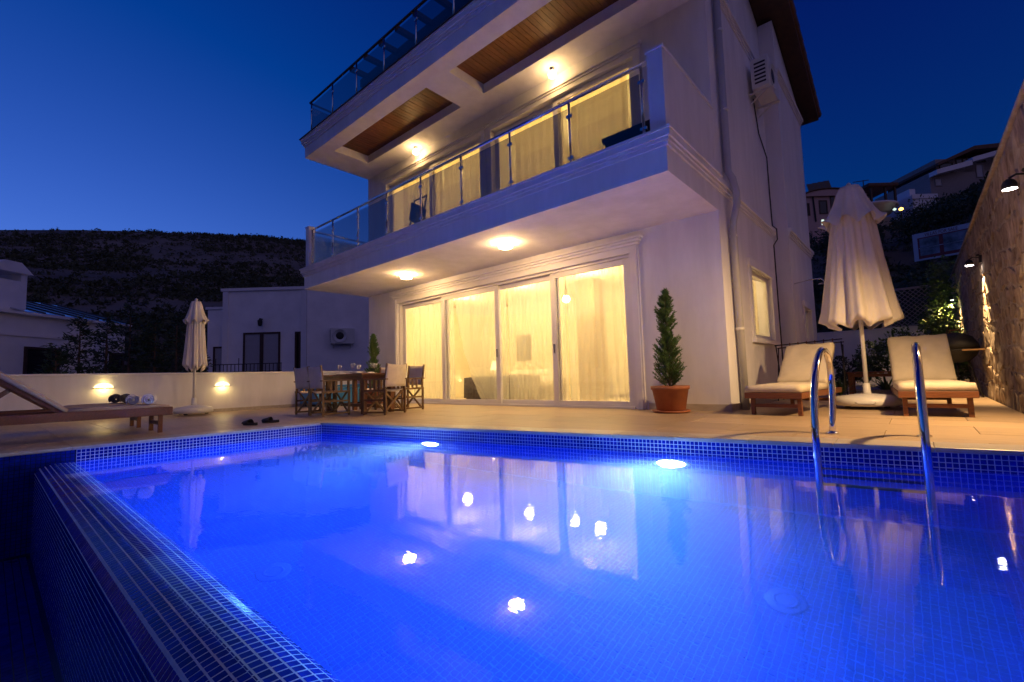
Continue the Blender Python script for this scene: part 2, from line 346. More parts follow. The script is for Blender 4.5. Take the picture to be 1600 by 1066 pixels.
# overflow channel below the weir
ch = MB(); ch.box(XL, XR, -1.2, YF, -1.12, -1.0); ch.box(XL - .2, XL, -1.4, YI, -1.1, -.03); ch.box(XL, XR, -1.4, -1.2, -1.1, -.35)
chan = struct(obj('overflow_channel', ch, 'channel'))
Vs = []; Fs = []; off = 0
addt((XL, -1.2, ZT - 27 * TP), (0, 1, 0), (0, 0, 1), int((YI + 1.2) / TP), 27, TP, TP)
addt((XL, -1.19, -1.0), (1, 0, 0), (0, 1, 0), int((XR - XL) / .05), int((YF + 1.18) / .05), .05, .05)
npmesh('mosaic_tiles', np.concatenate(Vs), np.concatenate(Fs), 'tile', chan, kind='stuff')
# water body
wt = bpy.data.materials.new('pool_water'); wt.use_nodes = True; nt = wt.node_tree; nt.nodes.clear(); N = nt.nodes; L = nt.links
gl = N.new('ShaderNodeBsdfGlass'); gl.inputs['IOR'].default_value = 1.33; gl.inputs['Roughness'].default_value = 0.0; gl.inputs[0].default_value = (.97, .99, 1, 1)
tc = N.new('ShaderNodeTexCoord'); mp = N.new('ShaderNodeMapping'); L.new(tc.outputs['Object'], mp.inputs[0]); mp.inputs['Scale'].default_value = (1, 1.7, 1)
n1 = N.new('ShaderNodeTexNoise'); n1.inputs['Scale'].default_value = 2.6; n1.inputs['Detail'].default_value = 2; L.new(mp.outputs[0], n1.inputs['Vector'])
n2 = N.new('ShaderNodeTexNoise'); n2.inputs['Scale'].default_value = 20; n2.inputs['Detail'].default_value = 2; L.new(mp.outputs[0], n2.inputs['Vector'])
ad = N.new('ShaderNodeMath'); ad.operation = 'MULTIPLY_ADD'; ad.inputs[1].default_value = .16; L.new(n2.outputs['Fac'], ad.inputs[0]); L.new(n1.outputs['Fac'], ad.inputs[2])
bp = N.new('ShaderNodeBump'); bp.inputs['Strength'].default_value = .026; bp.inputs['Distance'].default_value = .05; L.new(ad.outputs[0], bp.inputs['Height']); L.new(bp.outputs[0], gl.inputs['Normal'])
vo = N.new('ShaderNodeVolumeScatter'); vo.inputs['Color'].default_value = (.66, .85, 1, 1); vo.inputs['Density'].default_value = .125; vo.inputs['Anisotropy'].default_value = .35
ab = N.new('ShaderNodeVolumeAbsorption'); ab.inputs['Color'].default_value = (.12, .58, .97, 1); ab.inputs['Density'].default_value = .55
av = N.new('ShaderNodeAddShader'); L.new(vo.outputs[0], av.inputs[0]); L.new(ab.outputs[0], av.inputs[1])
om = N.new('ShaderNodeOutputMaterial'); L.new(gl.outputs[0], om.inputs['Surface']); L.new(av.outputs[0], om.inputs['Volume'])
wb = MB(); e = .012
wb.prism([(XL - e, .468), (XR + e, .468), (XR + e, yfar(XR) + e), (XL - e, yfar(XL) + e)], lambda a, b: (a, b, ZF - e), lambda a, b: (a, b, ZW))
struct(obj('pool_water', wb, wt))
# pool lights in the far wall
for k, (x, zl, pw, lab) in enumerate(((-4.5, -.48, 1, 'glowing underwater pool light in the far wall, opposite the dining table end'), (-1.72, -.56, 1.35, 'large glowing underwater pool light in the far wall, nearer the ladder'))):
    ctr = np.array((x, yfar(x), zl)) + fn * .006
    t = thing('pool_light', lab, 'pool light', tuple(ctr), 0, 'underwater pool lights')
    rr = Matrix((Vector(fu), Vector((0, 0, 1)), Vector(fn))).transposed().to_4x4()
    a = obj('rim', MB().lathe([(.13, 0), (.17, 0), (.17, .012), (.15, .022), (.13, .02)], 28), 'whiteplastic', t, True); a.matrix_local = rr
    a = obj('lens', MB().lathe([(.13, .0), (.13, .018), (.08, .030), (.01, .034)], 24), 'poolglow', t, True); a.matrix_local = rr
    l = lamp('lamp', 'SPOT', tuple(ctr + fn * .07), 640 * pw, (.46, .70, 1), t, .08, None, R(136), 1.0)
    d = Vector(fn) + Vector((-.55 if k == 0 else -.32, 0, -.06)); l.rotation_euler = d.to_track_quat('-Z', 'Y').to_euler()
for x, y, lab in ((-3.3, 1.3, 'round pale drain cover on pool floor nearer the vanishing edge'), (-.66, 3.05, 'round pale drain cover on pool floor in front of the ladder')):
    t = thing('pool_drain', lab, 'drain', (x, y, ZF), 0, 'drain covers on the pool floor')
    obj('cover', MB().lathe([(.11, 0), (.11, .006), (.10, .010), (.02, .012)], 28), 'drain', t, True)
    obj('grille', MB().lathe([(.07, .0105), (.07, .014), (.05, .014), (.05, .0105)], 24), 'drain', t, True)
# ================================================================== DECK AND COPING
DB = MB(); DB.box(-12.6, XL - .22, -3.5, 19, -.4, -.032)
DB.prism([(XL - .22, yfar(XL) + .22), (XR + .6, yfar(XR) + .22), (XR + .6, 19), (XL - .22, 19)], lambda a, b: (a, b, -.4), lambda a, b: (a, b, -.032))
deck = struct(obj('deck', DB, 'mortar'))
CW = .30
sx, sy = 1.2, .6
def slab(poly, z0=-.031, z1=0.0):
    if len(poly) < 3: return
    ar = sum(poly[i][0] * poly[(i + 1) % len(poly)][1] - poly[(i + 1) % len(poly)][0] * poly[i][1] for i in range(len(poly))) / 2
    if abs(ar) < .004: return
    cx = sum(p[0] for p in poly) / len(poly); cy_ = sum(p[1] for p in poly) / len(poly)
    dz = random.uniform(-.0006, .0006)
    o = obj('paving_slab', MB().prism([(p[0] - cx, p[1] - cy_) for p in poly], lambda a, b: (a, b, z0), lambda a, b: (a, b, z1 + dz)), 'deck', deck); o.location = (cx, cy_, 0)
g = .0026
xb = XL - CW
row = 0
y = -3.0
while y < 17:
    sh = .6 * (row % 2)
    x = xb - sx * 6 - sh
    while x < .87:
        for X0, X1, reg in ((max(x, -11.80), min(x + sx, xb), 0), (max(x, xb), min(x + sx, .86), 1)):
            if X1 - X0 < .02: continue
            p = [(X0 + g, y + g), (X1 - g, y + g), (X1 - g, y + sy - g), (X0 + g, y + sy - g)]
            if reg == 1:
                p = clip(p, -SL, 1, -(AY + CW * 1.02) + SL * XL) if p else p
            if not p: continue
            if y >= 7.0:
                p = clip(p, 1, 0, 2.02)
            else:
                pass
            if p and y < 7.0 < y + sy:
                pa = clip(p, 0, -1, 7.0)
                slab(pa); p = clip(clip(p, 0, 1, -7.0), 1, 0, 2.02)
            if p: slab(p)
        x += sx
    y += sy; row += 1
cop = thing('pool_coping', 'pale stone coping slabs edging the pool', 'coping', (XL, AY, 0)); del cop['label']; del cop['category']; cop['kind'] = 'structure'
def cstone(poly):
    cx = sum(p[0] for p in poly) / len(poly); cy_ = sum(p[1] for p in poly) / len(poly)
    o = obj('coping_stone', MB().prism([(p[0] - cx, p[1] - cy_) for p in poly], lambda a, b: (a, b, -.030), lambda a, b: (a, b, .003 + random.uniform(0, .001))), 'coping', cop, bevel=.006)
    o.location = (cx - XL, cy_ - AY, 0)
n = 14; nose = .02
for i in range(n):
    x0 = XL - CW + (XR + .4 - XL + CW) * i / n + .0015; x1 = XL - CW + (XR + .4 - XL + CW) * (i + 1) / n - .0015
    f = lambda x, o: (x, AY + SL * (x - XL) + o)
    if i == 0: cstone([(XL - CW + .0015, AY - nose + SL * nose), (XL + nose, AY - nose + SL * nose), f(x1, -nose), f(x1, CW), f(x0, CW)])
    else: cstone([f(x0, -nose), f(x1, -nose), f(x1, CW), f(x0, CW)])
y = AY - nose - .004
while y > -3:
    cstone([(XL - CW + .0015, y - .52), (XL + nose, y - .52), (XL + nose, y), (XL - CW + .0015, y)]); y -= .523
# ground far and wide + terrain
gm = MB(); gm.box(-12.5, 12, -40, -1.41, -3.2, -3.0)
# polar terrain
az = np.radians(np.arange(-180, 180.1, 2.5))         # left of +Y
ka = [-180, -150, -110, -60, -25, -8, -4, 0, 6, 12, 25, 45, 60, 70, 80, 92, 110, 140, 180]
ke = [9, 8, 7, 10, 17, 16.6, 14.2, 13.0, 13.6, 13, 10, 13, 16.0, 16.2, 15.2, 13.0, 9, 8, 9]
kr = [170, 170, 170, 110, 75, 62, 60, 60, 60, 66, 100, 150, 180, 190, 190, 190, 190, 180, 170]
el = np.interp(np.degrees(az), ka, ke); rg = np.interp(np.degrees(az), ka, kr)
fr = np.array([0, .02, .1, .2, .28, .36, .44, .52, .6, .68, .76, .84, .92, 1.0, 1.08, 1.25, 1.6, 3.0])
V = []; F = []
r0 = np.interp(np.degrees(az), [-180, -30, -20, 15, 35, 50, 180], [30, 26, 21, 21, 26, 30, 30])
from mathutils import noise as mn
def terr(a, k):
    r = r0[a] + (rg[a] - r0[a]) * fr[k]; H = math.tan(math.radians(el[a])) * rg[a] + .58
    s = min(fr[k], 1); h = H * (s ** 1.15) if fr[k] <= 1 else H * (1 - .35 * min(1, (fr[k] - 1)))
    h = h - 2.5 * (1 - s) 
    x = -math.sin(az[a]) * r; y = math.cos(az[a]) * r
    h += (mn.noise(Vector((x * .03, y * .03, 0))) * 2.6 + mn.noise(Vector((x * .09, y * .09, 3))) * 1.0) * min(1, s * 3) * (.45 if fr[k] > .9 and fr[k] < 1.1 else 1)
    return (x, y, h)
na = len(az); nk = len(fr)
for a in range(na):
    for k in range(nk): V.append(terr(a % (na - 1), k))
for a in range(na - 1):
    for k in range(nk - 1): F.append((a * nk + k, a * nk + k + 1, (a + 1) * nk + k + 1, (a + 1) * nk + k))
hl = MB(); hl.v = V; hl.f = F
struct(obj('hills', hl, 'hill', smooth=True))
g2 = MB(); g2.add([(0, 0, -2.6)] + [(-math.sin(a) * 34, math.cos(a) * 34, -2.6) for a in az[:-1]], [(0, 1 + (i + 1) % (na - 1), 1 + i) for i in range(na - 1)])
struct(obj('ground', g2, 'ground'))
# scrub on the hills
def hill_h(ang, s):
    i = int(np.clip((math.degrees(ang) + 180) / 2.5, 0, na - 2)); k = int(np.clip(np.searchsorted(fr, s) - 1, 0, nk - 2))
    t = (s - fr[k]) / (fr[k + 1] - fr[k]); u_ = (math.degrees(ang) + 180) / 2.5 - i
    P = lambda a, b: np.array(V[a * nk + b])
    return (P(i, k) * (1 - t) + P(i, k + 1) * t) * (1 - u_) + (P(i + 1, k) * (1 - t) + P(i + 1, k + 1) * t) * u_
ico_v = []; ico_f = []
def blob(c, r, seed):
    for q in range(11):                               # a tuft of small leaf-clump faces
        a = random.uniform(0, 6.283); e_ = random.uniform(0, 1.4); d = r * random.uniform(.3, 1); o = (c[0] + d * math.cos(a) * math.cos(e_), c[1] + d * math.sin(a) * math.cos(e_), c[2] + .75 * d * math.sin(e_)); k0 = len(ico_v); z_ = r * .42
        ico_v.extend([(o[0] + random.uniform(-z_, z_), o[1] + random.uniform(-z_, z_), o[2] + random.uniform(-z_, z_)) for _ in range(3)]); ico_f.append((k0, k0 + 1, k0 + 2))
for lo, hi, cnt, rs in ((55, 96, 14000, (.35, 1.15)), (-14, 13, 5200, (.3, .8)), (130, 240, 500, (.8, 2))):
    for i in range(cnt):
        ang = math.radians(random.uniform(lo, hi)); ang = (ang + math.pi) % (2 * math.pi) - math.pi
        s = random.uniform(.03, 1.02); p = hill_h(ang, s)
        if mn.noise(Vector((p[0] * .05, p[1] * .05, 9))) < -.12 and random.random() < .8: continue
        blob(p, random.uniform(*rs) * (.7 + .6 * random.random()), i)
sm = obj('hillside_scrub', MB(), None)
me = bpy.data.meshes.new('hillside_scrub'); me.from_pydata([tuple(map(float, v)) for v in ico_v], [], ico_f); me.materials.append(M['scrub']); sm.data = me
sm['kind'] = 'stuff'; sm['label'] = 'dark low scrub covering the dry hillsides'; sm['category'] = 'scrub'
# ================================================================== HOUSE
HX0, HX1, HY, BY = -11.45, -2.02, 7.0, 5.17
ZS, ZB, ZR, ZRT = 2.94, 3.45, 6.36, 6.84          # soffit, balcony floor, roof soffit, roof top
XB_, YB, YE = -1.75, 10.55, 13.2                     # projecting rear bay
house = thing('house', 'white plastered villa with glass-railed balconies and lit sliding doors', 'house', (-6.7, 7.0, 0))
W = .25
def part(name, mb, mt, parent=house, **k): return obj(name, mb, mt, parent, w=True, **k)
DX0, DX1, DZ = -10.05, -3.45, 2.58                   # lower opening
UX = ((-10.52, -6.86), (-6.55, -3.22)); UZ = 5.92    # upper openings
w_ = MB()
w_.box(HX0, DX0, HY, HY + W, -.05, ZS); w_.box(DX1, HX1, HY, HY + W, -.05, ZS); w_.box(DX0, DX1, HY, HY + W, DZ, ZS)
w_.box(HX0, HX1, HY, HY + W, ZS, ZB)
w_.box(HX0, UX[0][0], HY, HY + W, ZB, ZR); w_.box(UX[0][1], UX[1][0], HY, HY + W, ZB, ZR); w_.box(UX[1][1], HX1, HY, HY + W, ZB, ZR)
for a, b in UX: w_.box(a, b, HY, HY + W, UZ, ZR)
part('wall', w_, 'plaster').__setitem__('label', 'front wall')
s_ = MB()
def sidewall(x0, x1, y0, y1, z0, z1, win):
    (wy0, wy1, wz0, wz1) = win
    s_.box(x0, x1, y0, wy0, z0, z1); s_.box(x0, x1, wy1, y1, z0, z1); s_.box(x0, x1, wy0, wy1, z0, wz0); s_.box(x0, x1, wy0, wy1, wz1, z1)
SW = (8.52, 9.95, 1.14, 2.32); SW2 = (11.62, 12.42, 1.22, 1.88)
sidewall(HX1 - W, HX1, HY + W, YB, -.05, ZRT, SW)
sidewall(XB_ - W, XB_, YB, YE, -.05, 6.85, SW2)
s_.box(HX1 - W, XB_ - W, YB, YB + .15, -.05, 7.86)
s_.prism([(YB, 6.85), (YE, 6.85), (YE, 6.95), (YB, 7.87)], lambda a, b: (XB_ - W, a, b), lambda a, b: (XB_, a, b))
s_.prism([(8.4, ZRT), (YB, ZRT), (YB, 7.87), (8.4, 8.6)], lambda a, b: (HX1 - W, a, b), lambda a, b: (HX1, a, b))
part('side_wall', s_, 'plaster')
b_ = MB(); b_.box(HX0, HX0 + W, HY + W, YE, -.05, 6.9); b_.box(HX0 + W, XB_ - W, YE - .2, YE, -.05, 6.9); part('rear_wall', b_, 'plaster')
# skirting
for b6 in ((DX1 + .2, HX1 + .012, HY - .014, HY + .003, 0, .10), (HX1 - .003, HX1 + .014, HY + .004, YB, 0, .10), (HX0, DX0 - .2, HY - .014, HY + .003, 0, .10)): part('skirting', MB().box(*b6), 'coping')
# balcony slab with stepped fascia mouldings
def fascia(mb, z0, z1, x0, x1, y0, y1):
    mb.box(x0, x1, y0, y1, z0, z1 - .20)
    for i, (o, a, b) in enumerate(((.025, z1 - .20, z1 - .15), (.045, z1 - .15, z1 - .11), (.07, z1 - .11, z1 - .03), (.09, z1 - .03, z1))):
        mb.box(x0 - o, x1 + o, y0 - o, y1, a, b)
bs = MB(); fascia(bs, ZS, ZB, HX0 + .02, HX1, BY, HY + .002); part('balcony_slab', bs, 'plaster')
pr_ = MB(); pr_.box(HX1 - .20, HX1 - .003, BY + .03, HY + .05, ZB - .001, 4.50); pr_.box(HX1 - .215, HX1 + .015, BY + .015, HY + .04, 4.50, 4.53); part('parapet', pr_, 'plaster')
pl = MB(); pl.box(HX0 + .03, HX0 + .19, BY + .03, BY + .19, ZB - .001, 4.50); pl.box(HX0 + .015, HX0 + .205, BY + .015, BY + .205, 4.50, 4.53); part('parapet_post', pl, 'plaster')
# roof slab with two plank-lined recesses
RC = ((-10.55, -6.90), (-6.22, -2.55)); RY = (5.52, 6.45); RD = .20
rs = MB(); X0, X1 = HX0 + .02, HX1
rs.box(X0, X1, BY, RY[0], ZR, ZR + .26); rs.box(X0, X1, RY[1], HY + W, ZR, ZR + .26)
rs.box(X0, RC[0][0], RY[0], RY[1], ZR, ZR + .26); rs.box(RC[0][1], RC[1][0], RY[0], RY[1], ZR, ZR + .26); rs.box(RC[1][1], X1, RY[0], RY[1], ZR, ZR + .26)
rs.box(X0, X1, BY, HY + W, ZR + .262, ZRT - .20)
for o, a, b in ((.025, ZRT - .20, ZRT - .15), (.045, ZRT - .15, ZRT - .11), (.07, ZRT - .11, ZRT - .03), (.09, ZRT - .03, ZRT)): rs.box(X0 - o, X1 + o * .3, BY - o, HY + W, a, b)
part('roof_slab', rs, 'plaster')
pc = MB(); pc.box(X0 - .11, X1, BY - .11, BY + .25, ZRT + .001, ZRT + .02); part('terrace_capping', pc, 'darkwood')
pm = {}
for (a, b) in RC:
    n = int((b - a) / .095); pw = (b - a) / n
    for i in range(n):
        if pw not in pm:
            me_ = MB(); me_.box(-pw / 2 + .003, pw / 2 - .003, RY[0], RY[1], -.012, .012); pm[pw] = me_
        q = part('soffit_plank', MB().box(a + i * pw + .003, a + (i + 1) * pw - .003, RY[0] + .002, RY[1] - .002, ZR + RD + random.uniform(-.002, .002), ZR + RD + .03), 'soffit')
# string courses on the side
sc_ = {(z, k): MB() for z in (ZB - .20, ZRT - .20) for k in (0, 1)}
for z in (ZB - .20, ZRT - .20):
    for o, a, b in ((.02, z, z + .05), (.04, z + .05, z + .10), (.065, z + .10, z + .17)):
        sc_[z, 0].box(HX1 - .002, HX1 + o, HY + .003 if z < 4 else HY + W + .003, YB - .003, a, b); sc_[z, 1].box(XB_ - .002, XB_ + o, YB + .003, YE + o, a, b)
for q in sc_.values(): part('string_course', q, 'plaster2')
# rake roof of the rear bay
SLP = .353
def zr(y): return 6.95 + (YE + .25 - y) * SLP
rk = MB(); rk.add([(HX0, 8.2, zr(8.2)), (XB_ + .34, 8.2, zr(8.2)), (XB_ + .34, YE + .5, zr(YE + .5)), (HX0, YE + .5, zr(YE + .5)),
                   (HX0, 8.2, zr(8.2) + .14), (XB_ + .34, 8.2, zr(8.2) + .14), (XB_ + .34, YE + .5, zr(YE + .5) + .14), (HX0, YE + .5, zr(YE + .5) + .14)],
                  [(0, 3, 2, 1), (4, 5, 6, 7), (0, 1, 5, 4), (1, 2, 6, 5), (2, 3, 7, 6), (3, 0, 4, 7)])
rf = part('roof', rk, 'darkwood')
y = 8.3
while y < YE + .4:
    rt_ = MB()
    for xx in (XB_ + .32, XB_ + .12, XB_ - .04): rt_.tube([(xx, y, zr(y) + .17), (xx, y + .40, zr(y + .40) + .155)], [.075, .09], 8)
    part('roof_tile', rt_, 'rooftile', rf); y += .36
# side windows
for (y0, y1, z0, z1), X in ((SW, HX1), (SW2, XB_)):
    t = .06
    f = MB(); f.box(X - .12, X - .05, y0, y0 + t, z0, z1); f.box(X - .12, X - .05, y1 - t, y1, z0, z1); f.box(X - .12, X - .05, y0 + t, y1 - t, z0, z0 + t); f.box(X - .12, X - .05, y0 + t, y1 - t, z1 - t, z1)
    wf = part('side_window', f, 'frame', bevel=.004)
    part('pane', MB().box(X - .09, X - .082, y0 + t, y1 - t, z0 + t, z1 - t), 'glass', wf)
    tr = MB(); tr.box(X - .001, X + .03, y0 - .13, y0, z0 - .02, z1 + .02); tr.box(X - .001, X + .03, y1, y1 + .13, z0 - .02, z1 + .02); tr.box(X - .001, X + .05, y0 - .17, y1 + .17, z1 + .02, z1 + .15)
    part('window_trim', tr, 'plaster2', wf)
    part('sill', MB().box(X - .05, X + .07, y0 - .16, y1 + .16, z0 - .10, z0 - .02), 'plaster2', wf)
# lower sliding doors: outer frame, moulding, four leaves
fr_ = MB(); fr_.box(DX0, DX0 + .05, HY + .02, HY + .16, 0, DZ); fr_.box(DX1 - .05, DX1, HY + .02, HY + .16, 0, DZ); fr_.box(DX0 + .05, DX1 - .05, HY + .02, HY + .16, DZ - .05, DZ); fr_.box(DX0 + .05, DX1 - .05, HY - .02, HY + .2, 0, .035)
part('door_frame', fr_, 'frame', bevel=.004)
mo = MB()
for a, b in ((DX0 - .15, DX0), (DX1, DX1 + .15)):
    mo.box(a, b, HY - .035, HY + .001, 0, DZ + .12); mo.box(a + .03, b - .03, HY - .055, HY - .034, .0, DZ + .10)
mo.box(DX0, DX1, HY - .035, HY + .001, DZ, DZ + .12)
for o, a, b in ((.055, DZ + .121, DZ + .17), (.085, DZ + .17, DZ + .21), (.12, DZ + .21, DZ + .25)): mo.box(DX0 - .15 - o + .03, DX1 + .15 + o - .03, HY - o, HY + .001, a, b)
part('door_moulding', mo, 'plaster2', bevel=.005)
LE = ((-10.0, -8.22), (-8.38, -6.52), (-6.66, -5.02), (-5.16, -3.50))
for i, (a, b) in enumerate(LE):
    yy = HY + (.105 if i in (0, 2) else .045); t = .115
    f = MB(); f.box(a, a + t, yy, yy + .045, .036, DZ - .051); f.box(b - t, b, yy, yy + .045, .036, DZ - .051); f.box(a + t, b - t, yy, yy + .045, .036, .12); f.box(a + t, b - t, yy, yy + .045, DZ - .15, DZ - .051)
    lf = part('sliding_door', f, 'frame', bevel=.005)
    part('pane', MB().box(a + t - .005, b - t + .005, yy + .018, yy + .026, .115, DZ - .145), 'glass', lf)
    if i in (1, 3):
        part('handle', MB().box(b - .075, b - .045, yy - .03, yy + .001, 1.0, 1.18) if i == 1 else MB().box(a + .045, a + .075, yy - .03, yy + .001, 1.0, 1.18), 'brushed', lf, bevel=.006)
# upper doors
for (u0, u1) in UX:
    mo = MB(); 
    for a, b in ((u0 - .12, u0), (u1, u1 + .12)): mo.box(a, b, HY - .03, HY + .001, ZB, UZ + .10)
    mo.box(u0, u1, HY - .03, HY + .001, UZ, UZ + .10)
    for o, a, b in ((.05, UZ + .101, UZ + .14), (.08, UZ + .14, UZ + .19)): mo.box(u0 - .12 - o + .03, u1 + .12 + o - .03, HY - o, HY + .001, a, b)
    part('door_moulding', mo, 'plaster2', bevel=.005)
    mid = (u0 + u1) / 2
    for a, b in ((u0 + .003, mid + .06), (mid - .06, u1 - .003)):
        yy = HY + (.105 if a < mid - .1 else .045); t = .11
        f = MB(); f.box(a, a + t, yy, yy + .045, ZB + .04, UZ - .005); f.box(b - t, b, yy, yy + .045, ZB + .04, UZ - .005); f.box(a + t, b - t, yy, yy + .045, ZB + .04, ZB + .14); f.box(a + t, b - t, yy, yy + .045, UZ - .10, UZ - .005)
        lf = part('balcony_door', f, 'frame', bevel=.005)
        part('pane', MB().box(a + t - .005, b - t + .005, yy + .018, yy + .026, ZB + .135, UZ - .095), 'glass', lf)
# interior shells
iw = MB()
for z0, z1 in ((0, ZS - .05), (ZB, ZR + .1)):
    iw.box(HX0 + W, XB_ - W, 11.2, 11.3, z0, z1); iw.box(HX0 + W + .003, HX0 + W + .03, HY + W, 11.2, z0, z1); iw.box(HX1 - W - .03, HX1 - W - .003, HY + W, SW[0] if z0 == 0 else 11.2, z0, z1)
    if z0 == 0: iw.box(HX1 - W - .03, HX1 - W - .003, SW[1], 10.5, z0, z1)
iw.box(-6.73, -6.66, HY + W, 11.2, ZB, ZR + .1)
part('interior_wall', iw, 'room')
part('interior_ceiling', MB().box(HX0 + W, HX1 - W, HY + W, 11.3, ZS - .05, ZS).box(HX0 + W, HX1 - W, HY + W, 11.3, ZR + .1, ZR + .15), 'room')
part('interior_floor', MB().box(HX0 + W, HX1 - W, HY + W, 11.3, -.04, 0.0).box(HX0 + W, HX1 - W, HY + W, 11.3, ZB - .2, ZB), 'roomfloor')
part('interior_pillar', MB().box(-6.12, -5.62, 9.4, 9.9, 0, ZS - .05), 'pillar')
# top storey front, behind the roof terrace, with projecting dark rafters
part('top_storey', MB().box(HX0 + 1.2, HX1 - W - .003, 8.35, 8.5, ZRT, 9.0), 'plaster')
ra = MB(); ra.box(HX0 - .1, HX1 - .3, 6.82, 6.95, 9.12, 9.34); part('fascia_board', ra, 'darkwood')
for i in range(12):
    x = -11.18 + i * .72; part('rafter', MB().bar((x, 6.30, 9.24), (x - .05, 8.3, 9.40), .10, .13), 'darkwood')
for x in (-11.1, -7.9, -4.7): part('pergola_post', MB().box(x - .06, x + .06, 6.82, 6.94, ZRT, 9.12), 'darkwood')
# interior lights
for x in (-9.6, -7.4, -5.4, -3.4): lamp('room_lamp', 'POINT', (x, 8.9, 2.45), 88, (1, .76, .36), house, .12)
for x in (-9.6, -7.7, -5.6, -4.0): lamp('room_lamp', 'POINT', (x, 8.9, 5.7), 78, (1, .70, .25), house, .12)
lamp('room_lamp', 'POINT', (-3.2, 11.9, 1.7), 10, (1, .75, .3), house, .1)
# ---------------------------------------------------------------- curtains
def curtain(x0, x1, y, z0, z1, wl, amp, mt, label, group, gather=0, seed=0):
    n = int((x1 - x0) / .018); nz_ = 14; vs = []; fs = []; rr = random.Random(seed)
    ph = [rr.uniform(0, 6) for _ in range(4)]
    for i in range(n + 1):
        u = i / n
        for k in range(nz_ + 1):
            v = k / nz_
            x = x0 + (x1 - x0) * u
            if gather: x = x + gather * (1 - v) ** 2 * (u if gather < 0 else (1 - u))
            yy = y + amp * math.sin(2 * math.pi * x / wl + ph[0] + .7 * math.sin(x * 2.3 + ph[1])) * (.55 + .45 * (1 - v)) + .012 * math.sin(x * 31 + ph[2] + v * 1.5)
            vs.append((x, yy, z0 + (z1 - z0) * v))
    for i in range(n):
        for k in range(nz_): a = i * (nz_ + 1) + k; fs.append((a, a + nz_ + 1, a + nz_ + 2, a + 1))
    mb = MB(); mb.add([(p[0] - (x0 + x1) / 2, p[1] - y, p[2] - z0) for p in vs], fs)
    o = obj('curtain', mb, mt, None, True); o.location = ((x0 + x1) / 2, y, z0); return tag(o, label, 'curtain', group)
GL = 'sheer curtains behind the ground floor doors'; GU = 'curtains behind the balcony doors'
curtain(-10.0, -8.35, 7.42, .02, 2.87, .115, .020, 'sheer', 'sheer curtain behind the leftmost ground floor sliding door', GL, 0, 1)
curtain(-8.30, -6.62, 7.42, .02, 2.87, .125, .020, 'sheer', 'parted sheer curtain behind the door with the bed and lamp', GL, .85, 2)
curtain(-6.58, -5.08, 7.42, .02, 2.87, .13, .018, 'sheer', 'sheer curtain behind the third ground floor sliding door', GL, 0, 3)
curtain(-5.05, -3.5, 7.42, .02, 2.87, .14, .018, 'sheer', 'sheer curtain behind the rightmost ground floor sliding door', GL, 0, 4)
curtain(-10.35, -8.72, 7.42, 3.5, 6.44, .18, .04, 'drape', 'beige curtain behind the leftmost balcony door', GU, 0, 5)
curtain(-8.60, -7.15, 7.42, 3.5, 6.44, .20, .04, 'drape', 'beige curtain behind the second balcony door from the left', GU, 0, 6)
curtain(-6.25, -4.95, 7.42, 3.5, 6.44, .21, .04, 'drape', 'beige curtain behind the third balcony door from the left', GU, 0, 7)
curtain(-4.85, -3.55, 7.42, 3.5, 6.44, .22, .04, 'drape', 'beige curtain behind the rightmost balcony door', GU, 0, 8)
o = curtain(8.5, 9.6, 0, 0, 1.5, .2, .03, 'drape', 'pale curtain behind the tall side window', GU, 0, 9); o.location = (HX1 - W - .12, 9.15, 1.0); o.rotation_euler = (0, 0, R(90))
# ---------------------------------------------------------------- bedroom furniture
t = thing('bed', 'bed with dark throw behind the parted curtain', 'bed', (-7.55, 8.75, 0))
obj('base', MB().box(-.85, .85, -.95, .95, .0, .34), 'darkwood', t, bevel=.02)
def softbox(x0, x1, y0, y1, z0, z1, n=9, puff=.04, seed=0, wr=.006):
    mb = MB(); vs = []; fs = []; rr = random.Random(seed); o = rr.uniform(0, 50)
    for top in (0, 1):
        for i in range(n + 1):
            for j in range(n + 1):
                u, v = i / n, j / n; e = min(u, 1 - u, v, 1 - v); ins = .012 if e == 0 else 0
                x = x0 + (x1 - x0) * u; y = y0 + (y1 - y0) * v
                bul = puff * (1 - (2 * u - 1) ** 4) * (1 - (2 * v - 1) ** 4)
                wz = wr * mn.noise(Vector((x * 9 + o, y * 9, o)))
                z = (z1 - puff + bul + wz) if top else z0
                x += (-ins if u == 1 else ins if u == 0 else 0) * top; y += (-ins if v == 1 else ins if v == 0 else 0) * top
                vs.append((x, y, z))
    N_ = (n + 1) ** 2
    for i in range(n):
        for j in range(n):
            a = i * (n + 1) + j; fs += [(a, a + 1, a + n + 2, a + n + 1), (N_ + a, N_ + a + n + 1, N_ + a + n + 2, N_ + a + 1)]
    for i in range(n):
        for A, B in (((i, 0), (i + 1, 0)), ((i + 1, n), (i, n)), ((0, i + 1), (0, i)), ((n, i), (n, i + 1))):
            a = A[0] * (n + 1) + A[1]; b = B[0] * (n + 1) + B[1]; fs.append((a, b, N_ + b, N_ + a))
    return mb.add(vs, fs)
obj('mattress', softbox(-.84, .84, -.94, .94, .34, .60, puff=.05), 'linen', t, True)
obj('throw', softbox(-.88, .88, -.99, -.15, .10, .635, puff=.05, wr=.03, seed=3), 'plum', t, True)
obj('pillow', softbox(-.7, -.05, .45, .9, .58, .76, puff=.09, seed=5), 'linen', t, True); obj('pillow', softbox(.05, .7, .45, .9, .58, .76, puff=.09, seed=6), 'linen', t, True)
t = thing('bedside_table', 'small bedside table carrying a lit lamp', 'table', (-8.75, 9.3, 0)); obj('cabinet', MB().box(-.25, .25, -.2, .2, .08, .5), 'darkwood', t, bevel=.01); obj('top', MB().box(-.28, .28, -.23, .23, .5, .53), 'darkwood', t)
